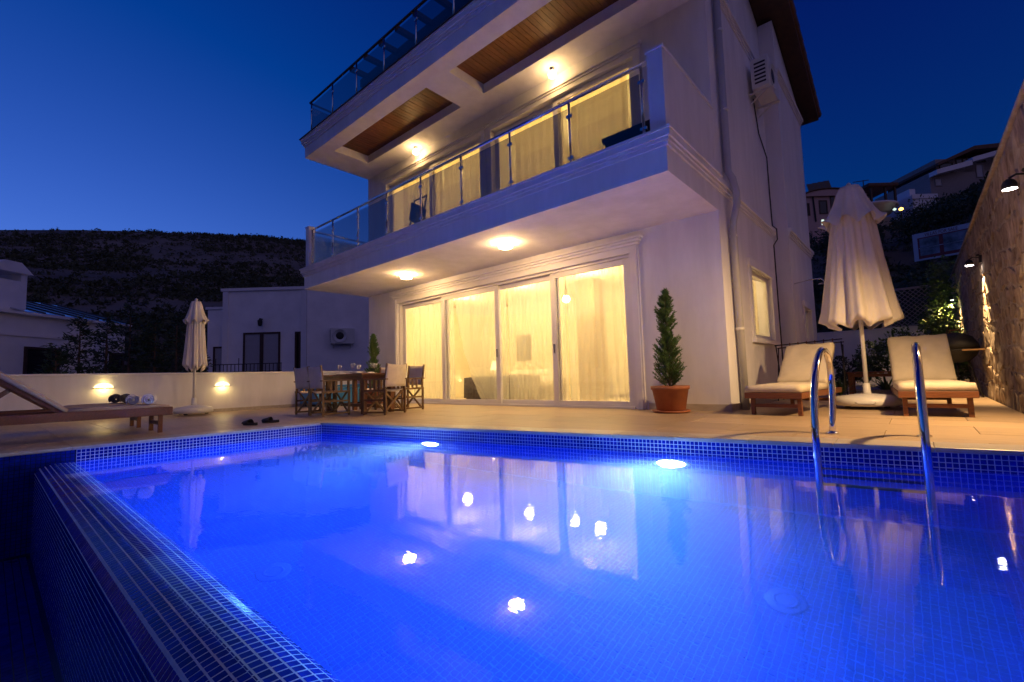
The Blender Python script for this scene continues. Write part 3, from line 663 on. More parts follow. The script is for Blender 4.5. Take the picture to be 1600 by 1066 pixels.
for a in (-.21, .21): obj('leg', MB().box(a - .02, a + .02, -.18, .18, 0, .08), 'darkwood', t)
t = thing('table_lamp', 'lit table lamp with glowing shade inside the house', 'lamp', (-8.75, 9.3, .53)); obj('base', MB().lathe([(.07, 0), (.08, .02), (.03, .06), (.05, .16), (.015, .26)], 16), 'china', t, True); obj('lamp_shade', MB().lathe([(.17, .26), (.12, .5)], 24), 'shade', t, True)
lamp('bulb', 'POINT', (-8.75, 9.1, 1.2), 12, (1, .72, .28), t, .06)
t = thing('pendant_lamp', 'glowing globe pendant seen through the rightmost glass door', 'lamp', (-5.86, 8.6, ZS - .05)); obj('rose', MB().lathe([(.05, 0), (.045, -.02), (.01, -.03)], 14), 'whiteplastic', t, True); obj('cord', MB().tube([(0, 0, -.02), (0, 0, -.50)], .005, 6), 'black', t); obj('globe', MB().lathe([(.01, -.50), (.05, -.51), (.085, -.56), (.085, -.60), (.05, -.65), (.01, -.66)], 18), emis('globe_glow', (1, .85, .55), 60), t, True)
t = thing('sideboard', 'low pale sideboard inside behind the third door', 'cabinet', (-6.0, 10.6, 0)); obj('carcass', MB().box(-.8, .8, -.25, .25, .08, .8), 'linen', t, bevel=.01); obj('plinth', MB().box(-.74, .74, -.2, .22, 0, .08), 'darkwood', t)
for a in (-.4, .4): obj('door', MB().box(a - .38, a + .38, -.268, -.251, .12, .76), 'linen', t, bevel=.004)
t = thing('wall_picture', 'small dark framed picture on the bedroom wall', 'picture', (-9.3, 11.17, 1.5)); obj('frame', MB().box(-.28, .28, -.02, .02, -.4, .4), 'darkwood', t); obj('print', MB().box(-.24, .24, -.026, -.021, -.36, .36), 'plum', t)
# ---------------------------------------------------------------- glass railings
def railing(name, label, x0, x1, yf, zb_, zt, posts, sides, hr='steel', yback=HY):
    t = thing(name, label, 'railing', ((x0 + x1) / 2, yf, zb_))
    def P(n, mb, mt, **k): return obj(n, mb, mt, t, w=True, **k)
    P('handrail', MB().tube([(x0, yf, zt), (x1, yf, zt)], .026, 12), hr, smooth=True)
    for x in posts:
        q = P('post', MB().tube([(x, yf, zb_), (x, yf, zt - .02)], .019, 12), 'brushed', smooth=True)
        P('foot', MB().lathe([(.045, 0), (.045, .008), (.022, .02)], 14, (x, yf, zb_)), 'brushed', smooth=True)
        for zz in (zb_ + .16, zt - .22): obj('clamp', MB().box(x - .045, x + .045, yf - .016, yf + .016, zz - .022, zz + .022), 'brushed', q, w=True, bevel=.004)
    ps = list(posts)
    for a, b in zip(ps[:-1], ps[1:]): P('glass_pane', MB().box(a + .03, b - .03, yf - .005, yf + .005, zb_ + .06, zt - .10), 'tglass')
    for xs in sides:
        P('handrail', MB().tube([(xs, yf, zt), (xs, yback, zt)], .026, 12), hr, smooth=True)
        P('glass_pane', MB().box(xs - .005, xs + .005, yf + .04, yback - .05, zb_ + .06, zt - .10), 'tglass')
    return t
bp_ = [-11.22, -10.17, -9.05, -7.93, -6.80, -5.67, -4.54, -3.42, -2.33]
railing('balcony_railing', 'steel and tinted glass railing along the first floor balcony', -11.24, -2.21, BY + .10, ZB, 4.44, bp_, (HX0 + .12,))
rp_ = [-11.25, -10.15, -9.05, -7.95, -6.85, -5.75, -4.65, -3.55, -2.45]
railing('terrace_railing', 'tinted glass railing with brown handrail around the roof terrace', -11.33, -2.2, BY + .08, ZRT + .02, 7.83, rp_, (-11.33,), 'darkwood', 8.2)
# planter box at the right end of the balcony
t = thing('planter_box', 'dark planter box on the balcony beside the corner parapet', 'planter', (-2.62, 5.55, ZB)); obj('trough', MB().prism([(-.14, 0), (.14, 0), (.18, .28), (-.18, .28)], lambda a, b: (-.32, a, b), lambda a, b: (.32, a, b)), 'rubber', t); obj('rim', MB().box(-.35, .35, -.2, -.165, .24, .30).box(-.35, .35, .165, .2, .24, .30).box(-.35, -.325, -.165, .165, .24, .30).box(.325, .35, -.165, .165, .24, .30), 'rubber', t)
# folded chair on the balcony
t = thing('folding_chair', 'dark folded chair leaning behind the balcony glass', 'chair', (-7.55, 5.75, ZB))
for s in (-.2, .2): obj('leg', MB().bar((s, -.12, 0), (s, .1, .95), .03, .02), 'rubber', t); obj('leg', MB().bar((s * .85, .14, 0), (s * .85, -.02, .80), .03, .02), 'rubber', t)
obj('seat', MB().bar((0, -.02, .35), (0, .05, .75), .38, .02), 'rubber', t); obj('crossbar', MB().bar((-.2, .1, .93), (.2, .1, .93), .03, .02), 'rubber', t)
# ---------------------------------------------------------------- ceiling lights
for x, y, lab in ((-8.40, 6.08, 'round glowing ceiling light under the balcony, further left'), (-5.27, 5.92, 'round glowing ceiling light under the balcony, nearer the right end')):
    t = thing('ceiling_light', lab, 'ceiling light', (x, y, ZS), 0, 'lights under the balcony')
    obj('base', MB().lathe([(.15, 0), (.15, -.012), (.13, -.02)], 28), 'whiteplastic', t, True); obj('diffuser', MB().lathe([(.125, -.02), (.13, -.05), (.12, -.085), (.09, -.10), (.01, -.105)], 28), 'lamp_warm', t, True)
for x, y, lab in ((-8.95, 6.80, 'small glowing spotlight above the left balcony doors'), (-4.74, 6.78, 'small glowing spotlight above the right balcony doors')):
    t = thing('soffit_spotlight', lab, 'spotlight', (x, y, ZR), 0, 'spotlights under the roof slab')
    obj('mount', MB().lathe([(.05, 0), (.05, -.02), (.016, -.03), (.016, -.07)], 16), 'brushed', t, True); obj('bulb', MB().lathe([(.03, -.07), (.055, -.09), (.075, -.13), (.07, -.17), (.04, -.195), (.01, -.20)], 18), 'lamp_small', t, True)
    lamp('glow', 'POINT', (x, y - .05, ZR - .26), 6.5, WARM, t, .05)
# ---------------------------------------------------------------- drainpipe, AC, cable, shower arm, socket
t = thing('drainpipe', 'grey drainpipe with offset elbow at the house corner', 'drainpipe', (HX1, 7.36, 0))
def P(n, mb, mt, **k): return obj(n, mb, mt, t, w=True, **k)
P('pipe', MB().tube([(HX1 + .07, 7.36, 7.4), (HX1 + .07, 7.36, 3.62), (HX1 + .12, 7.38, 3.5), (HX1 + .16, 7.38, 3.28), (HX1 + .16, 7.38, 3.1), (HX1 + .09, 7.40, 2.85), (HX1 + .075, 7.40, 2.7), (HX1 + .075, 7.44, .0)], .052, 14), 'pipe', smooth=True)
P('pipe', MB().tube([(HX1 + .06, 7.56, 3.62), (HX1 + .13, 7.54, 3.3), (HX1 + .13, 7.48, 3.05), (HX1 + .09, 7.42, 2.8)], .03, 10), 'pipe', smooth=True)
for z in (1.2, 2.62, 4.6, 5.9): P('bracket', MB().lathe([(.06, -.02), (.062, 0), (.06, .02)], 16, (HX1 + .073, 7.37 if z > 3 else 7.415, z)), 'whiteplastic', smooth=True)
def aircon(loc, rz, label, fanface=True):
    t = thing('air_conditioner', label, 'air conditioner', loc, rz, 'outdoor air conditioning units')
    obj('casing', MB().box(-.42, .42, -.15, .15, .06, .64), 'acwhite', t, bevel=.018)
    q = obj('fan_guard', MB().lathe([(.24, 0), (.255, .012), (.235, .018), (.23, .004)], 30), 'acwhite', t, True); q.rotation_euler = (R(90), 0, 0); q.location = (-.1, -.15, .35)
    q2 = obj('fan', MB().lathe([(.228, 0), (.05, .004)], 30), 'black', t, True); q2.rotation_euler = (R(90), 0, 0); q2.location = (-.1, -.152, .35)
    for i in range(6): obj('vent_slot', MB().box(-.424, -.419, -.10, .09, .14 + i * .075, .175 + i * .075), 'black', t)
    for s in (-.3, .3): obj('bracket', MB().bar((s, -.17, .045), (s, .30, .045), .04, .03).bar((s, .29, -.22), (s, .29, .06), .04, .02).bar((s, -.05, .03), (s, .28, -.2), .025, .02), 'acwhite', t)
    return t
aircon((-1.80, 9.72, 5.78), R(90), 'air conditioner high on the villa side wall')
t = obj('cable', MB().tube([(-1.99, 9.55, 5.8), (-1.99, 9.8, 5.2), (-1.99, 10.35, 4.9), (-2.0, 10.42, 4.2), (-2.0, 10.45, 3.5), (-1.93, 10.45, 3.42), (-1.93, 10.45, 3.2), (-2.0, 10.45, 3.1), (-2.0, 10.48, .4)], .012, 6), 'black', None); tag(t, 'thin dark cable running down from the high air conditioner', 'cable')
t = thing('shower_arm', 'slim outdoor shower arm on the rear side wall', 'shower', (XB_, 10.75, 2.3)); obj('arm', MB().tube([(0, 0, 0), (.3, .1, .06), (.44, .15, .06), (.48, .16, .02), (.49, .16, -.03)], .012, 8), 'brushed', t, True); obj('head', MB().lathe([(.02, 0), (.10, -.012), (.10, -.024)], 18, (.49, .16, -.03)), 'brushed', t, True)
t = thing('wall_socket', 'small double socket low on the front wall', 'socket', (-3.0, HY, .45)); obj('plate', MB().box(-.075, .075, -.012, 0, -.04, .05), 'whiteplastic', t, bevel=.003); 
for a in (-.035, .035): obj('cover', MB().box(a - .028, a + .028, -.028, -.0125, -.032, .04), 'pipe', t, bevel=.003)
# ================================================================== GARDEN WALL (left) with lamps
GX = -11.8
t = thing('garden_wall', 'low white rendered wall along the left edge of the deck', 'wall', (GX, 2, 0))
obj('wall', MB().box(GX - .18, GX, -6, 9.5, -.3, .84), 'plaster', t, w=True); obj('coping', MB().box(GX - .205, GX + .025, -6, 9.5, .84, .885), 'plaster2', t, w=True, bevel=.008); obj('skirting', MB().box(GX - .001, GX + .012, -6, 9.5, 0, .07), 'coping', t, w=True)
for y, z, lab in ((1.48, .60, 'lit half-dome wall lamp behind the left sun loungers'), (3.50, .575, 'lit half-dome wall lamp between the closed parasol and dining chairs')):
    t = thing('wall_lamp', lab, 'wall lamp', (GX, y, z), 0, 'lamps on the garden wall')
    vs = MB(); n = 14
    for i in range(n + 1):
        a = -math.pi / 2 + math.pi * i / n
        for k in range(6): ph = math.pi / 2 * k / 5; vs.v.append((.11 * math.cos(a) * math.cos(ph), .145 * math.sin(a) * math.cos(ph), .10 * math.sin(ph)))
    for i in range(n):
        if i % 4 == 3: continue
        for k in range(5): vs.f.append((i * 6 + k, (i + 1) * 6 + k, (i + 1) * 6 + k + 1, i * 6 + k + 1))
    s = obj('shade', vs, emis('ceramic_glow', (1, .74, .30), 4), t, True); mdf = s.modifiers.new('solid', 'SOLIDIFY'); mdf.thickness = .006
    obj('bulb', MB().lathe([(.012, -.01), (.03, .02), (.03, .06), (.01, .08)], 12, (.05, 0, 0)), 'lamp_small', t, True); obj('rim', MB().tube([(.115 * math.cos(a), .15 * math.sin(a), -.004) for a in [(-math.pi / 2 + math.pi * i / 12) for i in range(13)]], .009, 8), 'terracotta', t, True); obj('back_plate', MB().box(0, .006, -.05, .05, -.005, .07), 'terracotta', t)
    lamp('glow', 'POINT', (GX + .10, y, z - .05), 1.9, (1, .72, .22), t, .05)
    lamp('upglow', 'POINT', (GX + .07, y, z + .14), .35, (1, .72, .22), t, .02)
# ================================================================== STONE RETAINING WALL (right) with lamps
SX = .87
t = thing('stone_wall', 'tall rough rubble stone wall along the right edge', 'wall', (SX, 8, 0))
obj('core', MB().box(SX + .02, SX + .55, -2.5, 18.0, -1.6, 2.90), 'mortar', t, w=True)
def stone(y0, y1, z0, z1, seed):
    rr = random.Random(seed); n = 6; vs = []; fs = []; o = rr.uniform(0, 99); d = rr.uniform(.006, .022); cut = rr.uniform(.15, .4); ty, tz = rr.uniform(-.015, .015), rr.uniform(-.02, .02)
    gr = [0, .07, .27, .5, .73, .93, 1]
    for i in range(n + 1):
        for j in range(n + 1):
            u, v = gr[i], gr[j]; e = min(u, 1 - u, v, 1 - v)
            cu, cv = 2 * u - 1, 2 * v - 1; k = 1 - cut * (abs(cu) ** 3) * (abs(cv) ** 3)
            yy = (y0 + y1) / 2 + cu * (y1 - y0) / 2 * k; zz = (z0 + z1) / 2 + cv * (z1 - z0) / 2 * k
            pr = 0 if e == 0 else d + ty * cu * .5 + tz * cv * .5 + .012 * mn.noise(Vector((yy * 14 + o, zz * 14, o))) + .014 * mn.noise(Vector((yy * 4 + o, zz * 4, o)))
            yy += .03 * mn.noise(Vector((zz * 3, yy * 3, 5))) + .10 * mn.noise(Vector((zz * 1.7, yy * .7, 25))); zz += (.03 * mn.noise(Vector((zz * 3, yy * 3, 15))) + .13 * mn.noise(Vector((yy * .9, zz * 1.1, 7)))) * max(0, min(1, (2.9 - zz) * 2.2, (zz + .05) * 2.2))
            vs.append((SX + .022 - max(0, pr), yy, zz))
    for i in range(n):
        for j in range(n): a = i * (n + 1) + j; fs.append((a, a + 1, a + n + 2, a + n + 1))
    return MB().add(vs, fs)
z = -.05; k = 0
while z < 2.88:
    h = min(random.uniform(.15, .40), 2.90 - z); h = 2.90 - z if 2.90 - z - h < .14 else h
    y = 5.2 + random.uniform(-.3, 0)
    while y < 18:
        l = random.uniform(.28, .52) * (1 + max(0, (y - 10) * .09)); obj('stone', stone(y + .002, min(y + l, 18) - .002, z + .002, z + h - .002, k), 'stone', t, False, w=True); k += 1; y += l
    z += h
obj('wall_cap', MB().box(SX - .02, SX + .6, -2.5, 18.0, 2.90, 2.96), 'mortar', t, w=True, bevel=.02)
for y, pw, tl_, sp_, lab in ((5.98, 175, 36, 150, 'black downlight on the stone wall nearest the frame edge'), (10.2, 170, -6, 80, 'black downlight throwing a bright streak down the stone wall'), (15.4, 190, 15, 110, 'small black downlight furthest back on the stone wall')):
    t = thing('wall_downlight', lab, 'wall lamp', (SX, y, 2.17), 0, 'downlights on the stone wall')
    obj('mount', MB().box(-.02, .03, -.05, .05, -.02, .12), 'black', t, bevel=.006); obj('arm', MB().tube([(-.01, 0, .08), (-.10, 0, .10), (-.16, 0, .07)], .012, 8), 'black', t, True); obj('knob', MB().lathe([(.02, -.02), (.03, 0), (.02, .02)], 10, (-.03, 0, .13)), 'black', t, True)
    obj('shade', MB().lathe([(.066, -.05), (.064, 0), (.047, .04), (.024, .06), (.01, .064)], 20, (-.16, 0, .0)), 'black', t, True); obj('lens', MB().lathe([(.058, -.056), (.058, -.052)], 18, (-.16, 0, 0)), 'lamp_white', t)
    t.scale = (.8, .8, .8)
    lamp('spot', 'SPOT', (SX - .16, y, 2.09), pw * 3.0, (1, .63, .27), t, .03, (R(0), R(tl_), 0), R(sp_), .9)
# ================================================================== LADDER
t = thing('pool_ladder', 'polished steel pool ladder with two arched handrails', 'ladder', (-.3, 4.3, 0))
def arch(x, yf, ya):
    ctl = [(4.06, -1.05), (4.06, -.5), (4.06, 0), (4.08, .20), (4.15, .40), (4.31, .58), (4.55, .70), (4.80, .735), (5.02, .68), (5.12, .52), (5.11, .35), (5.0, .12), (4.93, -.01)]
    out = []
    for i in range(1, len(ctl) - 2):
        p0, p1, p2, p3 = [Vector((0, a, b)) for a, b in ctl[i - 1:i + 3]]
        for k in range(6):
            t_ = k / 6; v = .5 * (2 * p1 + (p2 - p0) * t_ + (2 * p0 - 5 * p1 + 4 * p2 - p3) * t_ ** 2 + (3 * p1 - p0 - 3 * p2 + p3) * t_ ** 3); out.append((x, v.y + yf - 4.06, v.z))
    return [(x, yf, -1.05)] + out + [(x, ctl[-1][0] + yf - 4.06, 0)]
    pts = []
    r = .13; mid = []
    for i in range(13):
        a = math.pi - math.pi * i / 12 * .93; mid.append((x, yf + r + r * math.cos(a) + (.10 * i / 12), .58 + r * math.sin(a) + .02))
    pts += [(x, yf, .50)] + mid; ye, ze = mid[-1][1], mid[-1][2]
    for i in range(1, 9): u = i / 8; pts.append((x, ye + (ya - ye) * (u ** .7), ze * (1 - u)))
    return pts
for x, yf, ya in ((-.60, 4.06, 4.93), (.005, 4.15, 5.02)):
    q = obj('handrail', MB().tube(arch(x, yf, ya), .027, 16), 'steel', t, True, w=True); obj('flange', MB().lathe([(.05, 0), (.05, .008), (.026, .02)], 18, (x, ya, .003)), 'steel', q, True, w=True)
for z in (-.19, -.44, -.69): obj('tread', MB().bar((-.60, 4.09, z), (.005, 4.17, z), .075, .022), 'rubber', t, w=True, bevel=.006)
# ================================================================== SUN LOUNGERS
def lounger(label, loc, rz, group, cushion='cushion', back=48, w=.66, L_=1.95, rh=.075, hz=.25, yb=1.22, bl=.74):
    t = thing('sun_lounger', label, 'sun lounger', loc, rz, group)      # local: foot end at y=0, head towards +y
    fr = w / 2
    for s in (-1, 1): obj('side_rail', MB().bar((s * (fr - .025), 0, hz), (s * (fr - .025), L_, hz), .045, rh), 'teak', t, bevel=.005)
    obj('end_rail', MB().bar((-fr, .022, hz), (fr, .022, hz), .045, rh), 'teak', t, bevel=.005)
    for y in (.12, L_ - .25):
        for s in (-1, 1): obj('leg', MB().add([(s * (fr - .06) + a * .03, y + b * .03 * 1, 0 + c * hz) for c in (0, .86) for a, b in ((-.75, -.75), (.75, -.75), (.75, .75), (-.75, .75))], [(3, 2, 1, 0), (4, 5, 6, 7), (0, 1, 5, 4), (1, 2, 6, 5), (2, 3, 7, 6), (3, 0, 4, 7)]), 'teak', t)
        obj('stretcher', MB().bar((-fr + .06, y, .12), (fr - .06, y, .12), .03, .045), 'teak', t)
    n = 11
    for i in range(n): y = .10 + i * (yb - .12) / n; obj('slat', MB().box(-fr + .05, fr - .05, y, y + .07, hz + .012, hz + .030), 'teak', t)
    a = R(back); c, s_ = math.cos(a), math.sin(a)
    for s in (-1, 1): obj('back_rail', MB().bar((s * (fr - .075), yb, hz + .015), (s * (fr - .075), yb + bl * c, hz + .015 + bl * s_), .035, .05), 'teak', t)
    for i in range(int(bl / .122)): d = .06 + i * .125; obj('slat', MB().bar((-fr + .09, yb + d * c, hz + .03 + d * s_), (fr - .09, yb + d * c, hz + .03 + d * s_), .02, .065, (0, -s_, c)), 'teak', t)
    for s in (-1, 1): obj('prop', MB().bar((s * (fr - .12), yb + .55 * c, hz + .55 * s_), (s * (fr - .12), L_ - .12, hz), .025, .035), 'teak', t)
    if cushion:
        obj('seat_cushion', softbox(-fr + .005, fr - .005, .0, yb + .03, hz + .045, hz + .145, puff=.025, wr=.008, seed=int(loc[0] * 10)), cushion, t, True)
        bm_ = softbox(-fr + .01, fr - .01, 0, bl + .06, 0, .11, 14, .03, int(loc[1] * 10) + 3, .022)
        o = obj('back_cushion', bm_, cushion, t, True); o.location = (0, yb + .03, hz + .085); o.rotation_euler = (a, 0, 0)
    return t
lounger('cushioned sun lounger beside the house side wall', (-1.39, 6.50, 0), R(-6), 'cushioned loungers by the large parasol', back=45)
lounger('cushioned sun lounger with creased back beside the stone wall', (.145, 6.90, 0), R(4), 'cushioned loungers by the large parasol', back=50)
lounger('sun lounger with thin slatted pad nearest the pool on the left', (-7.68, 1.62, 0), R(180), 'loungers by the garden wall', None, 38, .62, 1.95, .105, .275, 1.0, .95)
lounger('sun lounger on the left, further from the pool by the garden wall', (-8.95, 1.62, 0), R(180), 'loungers by the garden wall', None, 38, .62, 1.95, .105, .275, 1.0, .95)
for o in [o for o in bpy.data.objects if o.name.startswith('sun_lounger') and o.location.x < -7]:
    fr = .30; yb = 1.0; a = R(38)
    for i in range(4):
        x0 = -fr + .02 + i * .142
        obj('pad_strip', softbox(x0, x0 + .134, .02, yb, .31, .37, 6, .018, i, .004), 'pad', o, True)
        q = obj('pad_strip', softbox(x0, x0 + .134, 0, 1.0, 0, .06, 6, .018, i + 9, .004), 'pad', o, True); q.location = (0, yb + .005, .315); q.rotation_euler = (a, 0, 0)
def towel(loc, rz, mt, label):
    t = thing('rolled_towel', label, 'towel', loc, rz, 'rolled towels on the left loungers'); pts = []; n = 46
    for i in range(n + 1): a = i / n * 5.2 * math.pi; r = .010 + .060 * i / n; pts.append((r * math.cos(a), r * math.sin(a)))
    mb = MB()
    for i, (px, pz) in enumerate(pts):
        for y in (-.16, -.155, 0, .155, .16): mb.v.append((px * (1 if abs(y) < .158 else .97), y + .006 * math.sin(i * .7), pz + .07))
    for i in range(n):
        for k in range(4): a = i * 5 + k; mb.f.append((a, a + 1, a + 6, a + 5))
    o = obj('roll', mb, mt, t, True); s = o.modifiers.new('solid', 'SOLIDIFY'); s.thickness = .021; s.offset = 0; return t
towel((-7.52, 1.40, .362), R(75), 'towel', 'white rolled towel at the foot of the lounger nearest the pool')
towel((-7.82, 1.28, .362), R(80), 'towel', 'second white rolled towel behind it on the lounger nearest the pool')
towel((-8.80, 1.36, .362), R(80), 'toweld', 'dark rolled towel on the far left lounger, right of its pair')
towel((-9.08, 1.28, .362), R(80), 'toweld', 'dark rolled towel on the far left lounger, left of its pair')
# ================================================================== PARASOLS
def parasol(loc, H, wtop, wmid, zmid, wbot, zbot, label, base, seed):
    t = thing('parasol', label, 'parasol', loc, 0, 'closed parasols'); rr = random.Random(seed); ph = rr.uniform(0, 6)
    obj('pole', MB().tube([(0, 0, .1), (0, 0, H - .05)], .026, 14), 'whiteplastic', t, True)
    def fold(amp, k=8):
        return lambda a, u: 1 + amp * (.35 + .65 * u) * (math.sin(k * a + ph) + .45 * math.sin((k * 2 - 1) * a + 2 * ph + u * 2))
    prof = [(wbot * .72, zbot - .04), (wbot, zbot), (wbot * .99, zbot + .05)]
    n = 12
    for i in range(1, n + 1): u = i / n; prof.append((wbot + (wmid - wbot) * u ** .85, zbot + .05 + (zmid - zbot - .05) * u))
    c = MB(); nn = 96; vs = []; fs = []
    for i, (r, z) in enumerate(prof):
        u = 1 - i / (len(prof) - 1)
        for k in range(nn):
            a = 2 * math.pi * k / nn; f_ = 1 + .17 * (.3 + .7 * u) * math.sin(8 * a + ph + .3 * math.sin(z * 4)) + .06 * math.sin(19 * a + ph * 2 + z)
            vs.append((r * f_ * math.cos(a), r * f_ * math.sin(a), z + (.045 * math.sin(8 * a + ph) + .02 * math.sin(3 * a)) * (u > .85)))
    for i in range(len(prof) - 1):
        for k in range(nn): fs.append((i * nn + k, i * nn + (k + 1) % nn, (i + 1) * nn + (k + 1) % nn, (i + 1) * nn + k))
    obj('canopy', c.add(vs, fs), 'parasol', t, True)
    v = MB(); vs = []; fs = []; pf = [(wmid * 1.55, zmid - .12), (wmid * 1.32, zmid - .04), (wmid * 1.1, zmid + .06), ((wmid + wtop) / 2, zmid + (H - zmid) * .5), (wtop, H - .08), (wtop * .8, H - .02), (.02, H)]
    for i, (r, z) in enumerate(pf):
        for k in range(nn):
            a = 2 * math.pi * k / nn; u = 1 - i / 6; f_ = 1 + .16 * u * math.sin(8 * a + ph + 1) + .04 * u * math.sin(17 * a)
            vs.append((r * f_ * math.cos(a), r * f_ * math.sin(a), z + .05 * (i == 0) * math.sin(8 * a + ph + 1)))
    for i in range(len(pf) - 1):
        for k in range(nn): fs.append((i * nn + k, i * nn + (k + 1) % nn, (i + 1) * nn + (k + 1) % nn, (i + 1) * nn + k))
    obj('vent_cap', v.add(vs, fs), 'parasol', t, True)
    obj('finial', MB().lathe([(.02, 0), (.03, .03), (.02, .05), (.005, .06)], 12, (0, 0, H - .01)), 'whiteplastic', t, True)
    r = base
    b = obj('base', MB().lathe([(r * .93, .045), (r, .07), (r * .99, .13), (r * .90, .165), (r * .3, .20), (.06, .205)], 36), 'whiteplastic', t, True)
    obj('collar', MB().lathe([(.055, .2), (.045, .23), (.04, .34), (.03, .35)], 18), 'whiteplastic', t, True)
    for k in range(4): a = R(45 + 90 * k); obj('wheel', MB().lathe([(.02, -.015), (.034, -.012), (.034, .012), (.02, .015)], 12, (r * .75 * math.cos(a), r * .75 * math.sin(a), .034)), 'rubber', t, True)
    obj('handle', MB().tube([(-.11, -r - .004, .10), (-.08, -r - .02, .085), (.08, -r - .02, .085), (.11, -r - .004, .10)], .010, 8), 'pipe', b, True)
    return t
parasol((-.55, 8.15, 0), 3.20, .15, .23, 2.76, .415, 1.20, 'large closed cream parasol between the two cushioned loungers', .40, 3)
parasol((-11.15, 2.80, 0), 2.36, .10, .13, 2.02, .185, .98, 'slim closed parasol in front of the low garden wall', .34, 5)
# ================================================================== DINING SET
TX0, TX1, TY0, TY1, TZ = -8.92, -7.30, 4.32, 5.15, .725
t = thing('dining_table', 'dark wooden dining table set with glasses', 'table', ((TX0 + TX1) / 2, (TY0 + TY1) / 2, 0)); hx, hy = (TX1 - TX0) / 2, (TY1 - TY0) / 2
for i in range(7): x = -hx + i * 2 * hx / 7; obj('plank', MB().box(x + .003, x + 2 * hx / 7 - .003, -hy, hy, TZ - .03, TZ), 'teak', t, bevel=.004)
obj('apron', MB().box(-hx + .08, hx - .08, -hy + .06, -hy + .085, TZ - .11, TZ - .031).box(-hx + .08, hx - .08, hy - .085, hy - .06, TZ - .11, TZ - .031).box(-hx + .08, -hx + .105, -hy + .085, hy - .085, TZ - .11, TZ - .031).box(hx - .105, hx - .08, -hy + .085, hy - .085, TZ - .11, TZ - .031), 'teak', t)
for sx in (-1, 1):
    for sy in (-1, 1): obj('leg', MB().box(sx * (hx - .16) - .04, sx * (hx - .16) + .04, sy * (hy - .13) - .04, sy * (hy - .13) + .04, 0, TZ - .031), 'teak', t, bevel=.006)
obj('stretcher', MB().box(-hx + .16, hx - .16, -.03, .03, .10, .16), 'teak', t)
def director():
    t = thing('director_chair', '', 'chair', (0, 0, 0), 0, 'canvas chairs around the dining table')      # faces +y, back at y=-.24
    for s in (-1, 1):
        x = s * .27
        obj('arm', MB().box(x - .03, x + .03, -.27, .27, .60, .622), 'teak2', t, bevel=.004)
        for y in (-.22, .22): obj('post', MB().box(x - .016, x + .016, y - .018, y + .018, .42 if y > 0 else .40, .60), 'teak2', t)
        obj('seat_rail', MB().box(x - .018, x + .018, -.25, .25, .40, .435), 'teak2', t); obj('foot_rail', MB().box(x - .018, x + .018, -.25, .25, .03, .06), 'teak2', t)
        obj('side_rail', MB().box(x - .012, x + .012, -.24, .24, .24, .27), 'teak2', t)
        for y in (-.23, .23): obj('leg', MB().box(x - .016, x + .016, y - .016, y + .016, .0, .40), 'teak2', t)
        for y in (-.09, 0, .09): obj('arm_slat', MB().box(x - .006, x + .006, y - .02, y + .02, .435, .60), 'teak2', t)
        obj('back_post', MB().bar((x, -.23, .60), (x, -.27, .88), .028, .022), 'teak2', t)
    for y, q in ((-.20, 1), (.20, 1)):
        obj('cross_leg', MB().bar((-.26, y, .045), (.26, y, .415), .018, .035), 'teak2', t); obj('cross_leg', MB().bar((.26, y + .022, .045), (-.26, y + .022, .415), .018, .035), 'teak2', t)
    def cloth(nu, nv, f):
        mb = MB(); mb.v = [f(i / nu, j / nv) for i in range(nu + 1) for j in range(nv + 1)]
        mb.f = [(i * (nv + 1) + j, (i + 1) * (nv + 1) + j, (i + 1) * (nv + 1) + j + 1, i * (nv + 1) + j + 1) for i in range(nu) for j in range(nv)]; return mb
    o = obj('back_canvas', cloth(12, 6, lambda u, v: (-.285 + .57 * u, -.235 - .04 * v - .045 * (1 - (2 * u - 1) ** 2), .48 + .40 * v - .025 * (1 - (2 * u - 1) ** 2) * v)), 'canvas', t, True); s = o.modifiers.new('s', 'SOLIDIFY'); s.thickness = .004
    o = obj('seat_canvas', cloth(10, 6, lambda u, v: (-.27 + .54 * u, -.21 + .42 * v, .435 - .04 * (1 - (2 * u - 1) ** 2))), 'canvas', t, True); s = o.modifiers.new('s', 'SOLIDIFY'); s.thickness = .004
    return t
dc = director()
spots = [((-8.50, 4.06), 0, 'canvas director chair at the near left of the dining table'), ((-7.90, 4.04), R(-4), 'canvas director chair showing its slatted arm towards the pool'),
         ((-7.12, 4.66), R(108), 'canvas director chair with broad back towards the camera, right table end'), ((-7.62, 5.45), R(176), 'canvas director chair on the far right side, beside the glass door'),
         ((-8.55, 5.42), R(182), 'canvas director chair hidden behind the table, far left side')]
for i, (p, a, lab) in enumerate(spots):
    o = dc if i == 0 else copy_tree(dc)
    o.location = (p[0], p[1], 0); o.rotation_euler = (0, 0, a); o['label'] = lab
gp = [(-8.60, 4.60, 'wine glass at the left end of the dining table'), (-8.25, 4.82, 'wine glass second from the left on the table'), (-7.95, 4.52, 'wine glass near the middle of the dining table'), (-7.72, 4.85, 'wine glass right of the middle, by the conifer'), (-7.50, 4.66, 'wine glass at the right end of the dining table')]
for x, y, lab in gp:
    t = thing('wine_glass', lab, 'glass', (x, y, TZ), 0, 'wine glasses on the dining table')
    obj('bowl', MB().lathe([(.004, .085), (.022, .095), (.036, .125), (.038, .155), (.031, .19), (.029, .19), (.035, .155), (.033, .127), (.018, .1)], 16), 'wine', t, True); obj('stem', MB().lathe([(.034, 0), (.034, .003), (.005, .008), (.004, .085)], 14), 'wine', t, True)
